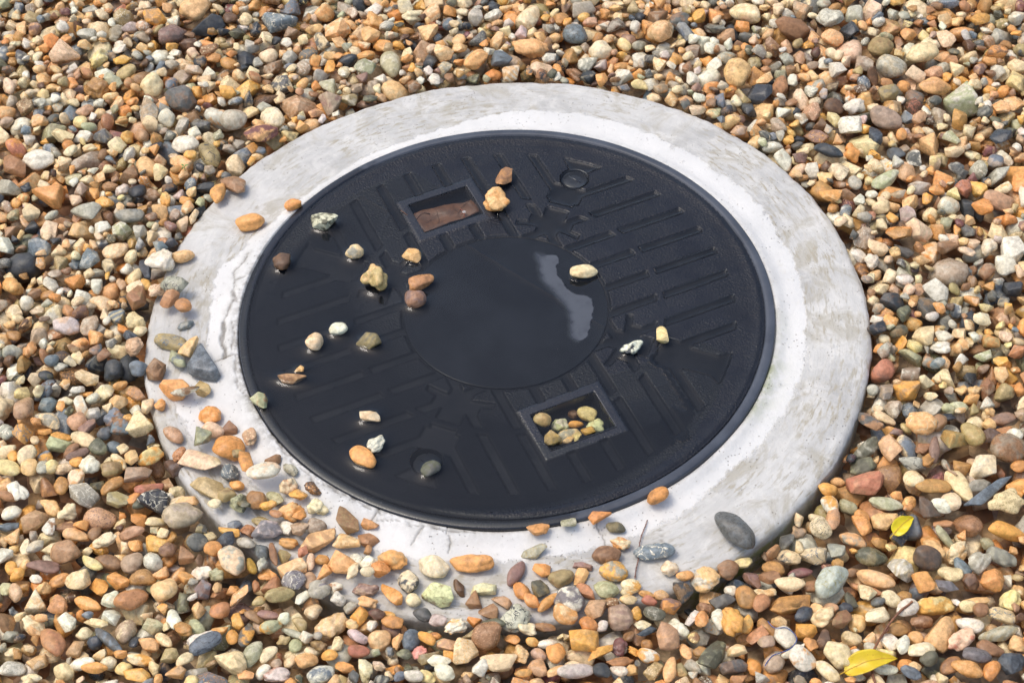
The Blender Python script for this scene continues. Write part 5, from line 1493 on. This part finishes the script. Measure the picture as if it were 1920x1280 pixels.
def seen(p):
    f = foot(p.x, p.y, p.R, p.abc)
    if f is None: return False
    sl, lo, hi, ok = f
    return (ok & (p.z+hi > HM[sl]-0.0006)).sum() > (0.03 if p.level else 0.12)*ok.sum()
placed = [p for p in placed if p.ind or p.level == 2 or seen(p)]
print('kept', len(placed), sum(p.level == 0 for p in placed))
groups = {'pocket': 'pebbles under water in the cover pocket', 'cover': 'pebbles lying on the wet black cover', 'ring': 'pebbles lying on the white concrete ring', 'gravel': 'pebbles in the gravel round the ring'}
sv, sf, sA, sB, sP, sL = [], [], [], [], [], []
off = 0
for p in placed:
    rs = np.random.RandomState(p.seed)
    p.far = not in_bounds(p.x, p.y, -0.045)               # outside the view: fewer triangles do
    sub = 4 if p.ind else (3 if p.level and not p.far else 2)
    if not p.ind and not p.far and (p.level == 2 or (p.level == 1 and p.abc[0] > 0.0148 and -0.70 < p.x < 0.73)): sub = 4
    v, TF = pebble_mesh(p, rs, sub)
    jit = rs.normal(size=3)*0.05*0.5
    def lim(v):
        return np.clip(v*min(1.0, 0.80/max(v)), 0.012, 0.88)
    ca = lim(TINT*LIN[p.c]*(1+rs.normal()*0.10)*(1+jit)); cb = lim(TINT*LIN[p.c2]*(1+rs.normal()*0.10))
    wet = float(np.clip(rs.normal(0.55, 0.28), 0, 1))
    A_, B_, PW_, LP_ = pebble_attrs(v, ca, cb, p.pat, rs, wet, {'r': 0.12, 'l': 0.45, 'a': 0.75, 't': 0.5}[p.ty]*rs.uniform(0.5, 1.3))
    if p.ind:
        me = mesh_np('pebble', v, TF)
        attr(me, 'col_a', 'FLOAT_COLOR', A_); attr(me, 'col_b', 'FLOAT_COLOR', B_); attr(me, 'pw', 'FLOAT_COLOR', PW_); attr(me, 'lp', 'FLOAT_VECTOR', LP_)
        o = link('pebble', me, STONE)
        T = Matrix(p.R.tolist()).to_4x4(); T.translation = (p.x, p.y, p.z); o.matrix_world = T
        tag(o, p.label, 'pebble', groups[p.zone])
    else:
        sv.append(v @ p.R.T + np.array([p.x, p.y, p.z])); sf.append(TF+off); off += len(v)
        sA.append(A_); sB.append(B_); sP.append(PW_); sL.append(LP_)
me = mesh_np('gravel', np.vstack(sv), np.vstack(sf))
attr(me, 'col_a', 'FLOAT_COLOR', np.vstack(sA)); attr(me, 'col_b', 'FLOAT_COLOR', np.vstack(sB)); attr(me, 'pw', 'FLOAT_COLOR', np.vstack(sP)); attr(me, 'lp', 'FLOAT_VECTOR', np.vstack(sL))
gr = link('gravel', me, STONE)
tag(gr, 'loose multicoloured river gravel spread round the concrete ring', 'gravel', kind='stuff')
del sv, sf, sA, sB, sP, sL

# ------------------------------------------------------------------ standing water on the cover
def build_water():
    step = 1.2
    U, V, r, H, m = surface_height(step)
    X, Y = to_xy(U*0.001, V*0.001)
    film = surface_height.film
    wl = water_level(X, Y); wl = np.where(film > 0, np.maximum(wl, blur(H, 3)+0.0005), wl)
    solid = np.where(film > 0, np.minimum(H, wl-0.0001), H)
    disc = r < 115
    solid = np.where(disc, Z_LOW+0.0018, solid)
    pk = in_pocket(U, V, -0.8); solid = np.where(pk, Z_WELL, solid)
    bd = bolt_dist(U, V); solid = np.where((bd < 17.5) & (U > 0), np.where(bd < 14.8, Z_LOW+0.0006, -0.012), solid); solid = np.where((bd < 17.5) & (U < 0), Z_LOW-0.005, solid)
    da = ((np.degrees(np.arctan2(Y, X))-203+180) % 360)-180; low_rim = 0.0009*np.clip((92-np.abs(da))/26, 0, 1)
    solid = np.where(r > 287.5, -low_rim + np.where(r < 290, -0.0014, np.where(r < 294, -0.0007, -0.0007-(r-294)*0.0003)), solid)
    ii = np.clip(((X-HX0)/HS).round().astype(int), 0, HNX-1); jj = np.clip(((Y-HY0)/HS).round().astype(int), 0, HNY-1)
    pebble = DRYMASK[jj, ii]
    dry = (solid > wl) | pebble
    d = dry.astype(np.float32)
    p_ = pebble.astype(np.float32)
    dd = dry & ~pebble
    dist = np.full(H.shape, 9.0); cur = dd.copy(); dist[cur] = 0
    for k in range(1, 7):
        nx = cur.copy()
        nx[1:] |= cur[:-1]; nx[:-1] |= cur[1:]
        if k % 2: nx[:, 1:] |= nx[:, :-1].copy(); nx[:, :-1] |= nx[:, 1:].copy()
        else: nx[:, 1:] |= cur[:, :-1]; nx[:, :-1] |= cur[:, 1:]
        dist[nx & ~cur] = k; cur = nx
    rise = blur(np.clip((Z_PAD+0.0002-wl)*1.2, 0.0005, 0.0025)*np.exp(-dist*step/2.9), 1)
    halo = np.zeros(H.shape)
    for sx, sy, C in WET_STONES:
        Ci = np.linalg.inv(C*0.84); px, py = X-sx, Y-sy
        q = np.sqrt(Ci[0, 0]*px*px + 2*Ci[0, 1]*px*py + Ci[1, 1]*py*py)
        dm = (q-1)*math.sqrt(math.sqrt(np.linalg.det(C*0.84)))
        halo = np.maximum(halo, 0.0029*np.exp(-np.maximum(dm, -0.0010)/0.0052))
    z = wl + np.maximum(rise, halo)
    deep = np.clip((z-solid)/0.0004, 0, 1)
    z = np.where((solid > wl) & ~pebble, np.minimum(z, solid+0.00025), z)
    keep = (r < 299.4) & ((wl > solid - 0.0004) | (blur(d, 1) < 0.999)) & ~((solid > wl + 0.0009) & ~pebble)
    dry_disc = (dry_mask(X, Y) > 0.5) & disc
    keep &= ~dry_disc
    used, F = grid_faces(keep)
    Pn = np.stack([X.ravel(), Y.ravel(), z.ravel()], 1)[used]
    o = link('water', mesh_np('water', Pn, F), WATER)
    tag(o, 'thin sheet of rain water standing on the black cover', kind='structure')
build_water()

# ------------------------------------------------------------------ leaves, twigs, thread
def top_at(x, y, r=0.004):
    i, j = int((x-HX0)/HS), int((y-HY0)/HS); k = max(1, int(r/HS))
    return float(HM[max(j-k, 0):j+k+1, max(i-k, 0):i+k+1].max())

def tube(pts, rad, seg=7, jitter=0.0, seed=0):
    pts = [Vector(p) for p in pts]; n = len(pts)
    rr = np.random.RandomState(seed); V, F = [], []
    for i, p in enumerate(pts):
        t = (pts[min(i+1, n-1)]-pts[max(i-1, 0)]).normalized()
        a = t.cross(Vector((0, 0, 1))); a = a.normalized() if a.length > 1e-6 else Vector((1, 0, 0)); b = t.cross(a)
        ra = (rad[i] if hasattr(rad, '__len__') else rad)*(1+jitter*rr.normal())
        for k in range(seg):
            q = 2*math.pi*k/seg; V.append(p+a*ra*math.cos(q)+b*ra*math.sin(q))
    for i in range(n-1):
        for k in range(seg):
            k2 = (k+1) % seg; F.append((i*seg+k, i*seg+k2, (i+1)*seg+k2, (i+1)*seg+k))
    m0, m1 = len(V), len(V)+1; V.append(pts[0]); V.append(pts[-1])
    for k in range(seg):
        F.append((k, (k+1) % seg, m0, m0)); F.append(((n-1)*seg+k, (n-1)*seg+(k+1) % seg, m1, m1))
    return V, F

def tube_mesh(name, pts, rad, seg=7, jitter=0.0, seed=0):
    V, F = tube(pts, rad, seg, jitter, seed)
    me = bpy.data.meshes.new(name)
    me.from_pydata([tuple(v) for v in V], [], [tuple(dict.fromkeys(f)) for f in F]); me.update()
    me.polygons.foreach_set('use_smooth', np.ones(len(me.polygons), bool))
    return me

def smooth_path(pts, n=8):
    out = []
    P_ = [Vector(p) for p in pts]; P_ = [P_[0]] + P_ + [P_[-1]]
    for i in range(1, len(P_)-2):
        for k in range(n):
            t = k/n; a, b, c, d = P_[i-1], P_[i], P_[i+1], P_[i+2]
            out.append(0.5*((2*b)+(c-a)*t+(2*a-5*b+4*c-d)*t*t+(3*b-a-3*c+d)*t**3))
    out.append(P_[-2]); return out

def leaf(name, x, y, z, yaw, L, Wd, arch, curl, mat, rib_mat, label, tip=0.55, tilt=(0, 0)):
    t = empty(name, (x, y, z)); t.rotation_euler = (tilt[0], tilt[1], yaw); tag(t, label, 'leaf')
    nu, nv = 28, 10; V = []
    for i in range(nu+1):
        s = i/nu; w = Wd*0.5*(math.sin(math.pi*s**tip)**0.85 if 0 < s < 1 else 0.02)
        for j in range(nv+1):
            q = j/nv*2-1
            V.append((L*(s-0.5), w*q+L*0.04*math.sin(math.pi*s), arch*math.sin(math.pi*s)+curl*w/(Wd*0.5)*q*q - 0.0003*(1-abs(q)) + 0.0006*math.sin(s*19+q*3)))
    F = [(i*(nv+1)+j, (i+1)*(nv+1)+j, (i+1)*(nv+1)+j+1, i*(nv+1)+j+1) for i in range(nu) for j in range(nv)]
    me = mesh_np('leaf_blade', np.array(V), np.array(F)); o = link('leaf_blade', me, mat, t)
    sm = o.modifiers.new('thick', 'SOLIDIFY'); sm.thickness = 0.00035
    mid = [(L*(i/nu-0.5), L*0.04*math.sin(math.pi*i/nu), arch*math.sin(math.pi*i/nu)-0.0001+0.0006*math.sin(i/nu*19)) for i in range(nu+1)]
    mid = [(-L*0.5-0.006, -0.001, -0.001)] + mid
    link('leaf_midrib', tube_mesh('leaf_midrib', mid, [0.0006]*8+[0.0004]*(len(mid)-8), 6), rib_mat, t)
    return t

YEL = leaf_material('yellow_leaf', (0.60, 0.42, 0.012), (0.70, 0.52, 0.02), (0.42, 0.20, 0.02))
YELG = leaf_material('yellow_green_leaf', (0.68, 0.54, 0.010), (0.74, 0.61, 0.02), (0.60, 0.45, 0.02))
RIBY = plain_material('leaf_rib', (0.55, 0.33, 0.03), (0.62, 0.40, 0.05))
BROWNLEAF = leaf_material('brown_sodden_leaf', (0.095, 0.044, 0.024), (0.16, 0.076, 0.042), (0.055, 0.026, 0.016), 0.5)
RIBB = plain_material('brown_leaf_rib', (0.075, 0.036, 0.02), (0.11, 0.052, 0.03))
TWIG = plain_material('brown_twig', (0.14, 0.055, 0.025), (0.26, 0.11, 0.045), 0.5)
CATKIN = plain_material('dried_flower_stalk', (0.10, 0.045, 0.035), (0.30, 0.17, 0.13), 0.8, 500)
THREAD = plain_material('blue_thread', (0.03, 0.07, 0.22), (0.06, 0.12, 0.32), 0.4)
STRAW = plain_material('dry_straw', (0.36, 0.22, 0.12), (0.48, 0.32, 0.2), 0.7)
GREEN = plain_material('green_sprout', (0.05, 0.16, 0.02), (0.09, 0.24, 0.04), 0.5)
WHITEBIT = plain_material('withered_petal', (0.5, 0.46, 0.42), (0.62, 0.58, 0.52), 0.6)
RUST = plain_material('rusty_red_flake', (0.16, 0.03, 0.02), (0.26, 0.07, 0.035), 0.6)


x, y = (0.3915, -0.3091)
leaf('fallen_leaf', x, y, top_at(x, y, 0.011)+0.0005, 0.719, 0.0333, 0.0165, 0.004, 0.003, YELG, RIBY, 'small bright yellow leaf on the gravel right of the ring, beside dark three-cornered pebble', 0.55, (0.25, 0.1))
x, y = (0.3302, -0.4689)
leaf('fallen_leaf', x, y, top_at(x, y, 0.012)-0.001, 0.193, 0.0531, 0.0225, 0.007, 0.004, YEL, RIBY, 'long golden yellow leaf across a brown twig near the bottom right corner', 0.62, (0.12, -0.05))


def lay(pts, lift, n=6):
    out = [(x, y, top_at(x, y, 0.003)+lift) for x, y in pts]
    zs = [q[2] for q in out]
    zs = [max(zs[i], 0.5*(zs[max(i-1, 0)]+zs[min(i+1, len(zs)-1)])) for i in range(len(zs))]
    return smooth_path([(q[0], q[1], z) for q, z in zip(out, zs)], n)
t = tag(empty('brown_twig'), 'thin reddish-brown twig running under the long yellow leaf at lower right', 'twig')
link('stalk', tube_mesh('stalk', lay([(0.3815, -0.4036), (0.3759, -0.4082), (0.3688, -0.4127), (0.3561, -0.4243), (0.3494, -0.4324), (0.3411, -0.4441), (0.3351, -0.4545), (0.3312, -0.465), (0.3297, -0.4768), (0.3304, -0.4873), (0.3317, -0.4944)], 0.0008), 0.00125, 8, 0.10, 3), TWIG, t)
link('side_shoot', tube_mesh('side_shoot', lay([(0.3501, -0.4331), (0.3531, -0.4309), (0.356, -0.4268)], 0.0022), 0.0011, 7, 0.15, 4), TWIG, t)


pts = [(x, y, Z_RING+0.0022) for x, y in [(0.1328, -0.2938), (0.1295, -0.3023), (0.1264, -0.3095), (0.1229, -0.3203), (0.1208, -0.3323), (0.1193, -0.3418), (0.1167, -0.3512), (0.1142, -0.3629)]]
sp = smooth_path(pts, 10)
t = tag(empty('dried_flower_stalk'), 'thin reddish dried flower stalk lying under the long blue-grey pebble on the ring', 'twig')
link('stem', tube_mesh('stem', sp, 0.0006, 6, 0.2, 1), CATKIN, t)
rr = np.random.RandomState(4); V, F = [], []
for i in range(len(sp)//5, len(sp)):
    for k in range(2):
        a = rr.rand()*6.28; d = Vector((math.cos(a), math.sin(a), rr.uniform(0.1, 0.6)))*rr.uniform(0.0007, 0.0014)
        q = sp[i]; n0 = len(V); e = Vector((-d.y, d.x, 0))*0.4
        V += [tuple(q-e), tuple(q+e), tuple(q+d)]; F.append((n0, n0+1, n0+2))
me = bpy.data.meshes.new('bud_scales'); me.from_pydata(V, [], F)
o = link('bud_scales', me, CATKIN, t); o['kind'] = 'stuff'


o = link('blue_thread', tube_mesh('blue_thread', lay([(0.2391, -0.4159), (0.2443, -0.4242), (0.2556, -0.4255), (0.2628, -0.4333), (0.2625, -0.4429), (0.2548, -0.4533), (0.245, -0.4565), (0.2375, -0.4582), (0.2315, -0.4644), (0.2289, -0.4684)], 0.0006, 7), 0.00045, 6), THREAD)
tag(o, 'loop of thin blue thread caught between gravel pebbles at lower right', 'thread')
o = link('dry_straw', tube_mesh('dry_straw', lay([(0.4495, -0.2366), (0.4493, -0.2434), (0.4495, -0.2487), (0.4522, -0.252), (0.4552, -0.2564)], 0.0010), 0.0011, 7, 0.2, 6), STRAW)
tag(o, 'short bent piece of dry straw in the gravel right of the ring', 'twig')


x, y = (0.2173, -0.2038)
t = tag(empty('rusty_flake', (x, y, Z_RING+0.001)), 'tiny rusty red flake on the white ring at the right of the cover', 'flake')
pts = [(-0.004, -0.002, 0.0012), (0.0, -0.001, 0.003), (0.003, 0.003, 0.0026), (0.0045, 0.0075, 0.0016)]
link('curled_flake', tube_mesh('curled_flake', smooth_path(pts, 5), 0.0011, 6, 0.35, 2), RUST, t)
link('thin_tail', tube_mesh('thin_tail', [(0.002, 0.002, 0.002), (0.0035, -0.004, 0.001)], 0.0005, 5), RUST, t)
x, y = (-0.3835, 0.2636)
t = tag(empty('green_sprout', (x, y, top_at(x, y, 0.006)-0.002)), 'tiny green sprout between pebbles at the upper left of the ring', 'sprout')
link('stem', tube_mesh('stem', [(0, 0, -0.006), (0.0004, 0, 0.003), (0, 0.0006, 0.006)], 0.0005, 5), GREEN, t)
for a in (0.4, 2.3, 4.4):
    V = [(0, 0, 0.0055), (0.003*math.cos(a-0.5), 0.003*math.sin(a-0.5), 0.0072), (0.0062*math.cos(a), 0.0062*math.sin(a), 0.0066), (0.003*math.cos(a+0.5), 0.003*math.sin(a+0.5), 0.0072)]
    link('leaf', mesh_np('leaf', np.array(V), np.array([(0, 1, 2, 3)])), GREEN, t)


poly = [(-0.1055, 0.1605), (-0.1023, 0.1649), (-0.0935, 0.1697), (-0.0804, 0.1749), (-0.0672, 0.1782), (-0.0541, 0.18), (-0.0442, 0.1809), (-0.0343, 0.1836), (-0.027, 0.1702), (-0.025, 0.163), (-0.0338, 0.159), (-0.0448, 0.1541), (-0.059, 0.1478), (-0.0753, 0.1405), (-0.0915, 0.1336), (-0.0969, 0.1421), (-0.1012, 0.1509)]
cx, cy = sum(q[0] for q in poly)/len(poly), sum(q[1] for q in poly)/len(poly)
t = tag(empty('sodden_leaf', (cx, cy, -0.0075)), 'large sodden brown leaf lying in the water of the empty cover pocket', 'leaf')
P_ = np.array(poly)-np.array([cx, cy]); V, n = [], len(P_); nr = 9
rr = np.random.RandomState(8)
for k in range(nr):
    f = 1-k/nr
    for q in P_: V.append((q[0]*f, q[1]*f, 0.0010*math.sin(q[0]*f*190+1)+0.0008*math.sin(q[1]*f*260)+0.00025*rr.normal()))
V.append((0, 0, 0.0004)); F = []
for k in range(nr-1):
    for i in range(n): F.append((k*n+i, k*n+(i+1) % n, (k+1)*n+(i+1) % n, (k+1)*n+i))
me = bpy.data.meshes.new('leaf_blade'); me.from_pydata(V, [], F+[((nr-1)*n+i, (nr-1)*n+(i+1) % n, nr*n) for i in range(n)]); me.update()
me.polygons.foreach_set('use_smooth', np.ones(len(me.polygons), bool))
o = link('leaf_blade', me, BROWNLEAF, t); sm = o.modifiers.new('thick', 'SOLIDIFY'); sm.thickness = 0.0004
a = [(-0.1182, 0.1653), (-0.1127, 0.1605), (-0.1079, 0.1563), (-0.103, 0.1518)]
pts = [(q[0]-cx, q[1]-cy, z) for q, z in zip(a, (0.0072, 0.0062, 0.004, 0.0012))] + [(q[0]*1.0, q[1]*1.0, 0.0014) for q in (P_[1]*0.75, P_[1]*0.5)]
link('leaf_stalk', tube_mesh('leaf_stalk', smooth_path(pts, 6), 0.0007, 6), RIBB, t)
for i in (3, 5, 7, 11, 13, 15):
    b0 = P_[9]*(0.4 if i in (5, 7, 11) else -0.2)
    link('leaf_vein', tube_mesh('leaf_vein', smooth_path([(b0[0], b0[1], 0.0008), (P_[i][0]*0.5+b0[0]*0.3, P_[i][1]*0.5+b0[1]*0.3, 0.0010), (P_[i][0]*0.9, P_[i][1]*0.9, 0.0008)], 5), 0.00022, 5), RIBB, t)
x, y = (-0.0433, 0.1595)
t = tag(empty('withered_floret', (x, y, -0.0042)), 'tiny withered white floret with red stems on the sodden brown leaf', 'floret')
rr = np.random.RandomState(3)
for k in range(5):
    a = k*1.256+0.3; V, F = tube([(0, 0, 0.001), (0.0012*math.cos(a), 0.0012*math.sin(a), 0.002), (0.0024*math.cos(a), 0.0024*math.sin(a), 0.0016)], [0.0004, 0.0009, 0.0003], 6)
    me = bpy.data.meshes.new('petal'); me.from_pydata([tuple(v) for v in V], [], [tuple(dict.fromkeys(f)) for f in F]); link('petal', me, WHITEBIT, t)
for a, ln in ((-1.6, 0.009), (-2.4, 0.006), (2.2, 0.008)):
    link('red_stem', tube_mesh('red_stem', [(0, 0, 0.0012), (ln*0.5*math.cos(a), ln*0.5*math.sin(a), 0.0016), (ln*math.cos(a), ln*math.sin(a), 0.001)], 0.0004, 5), RUST, t)
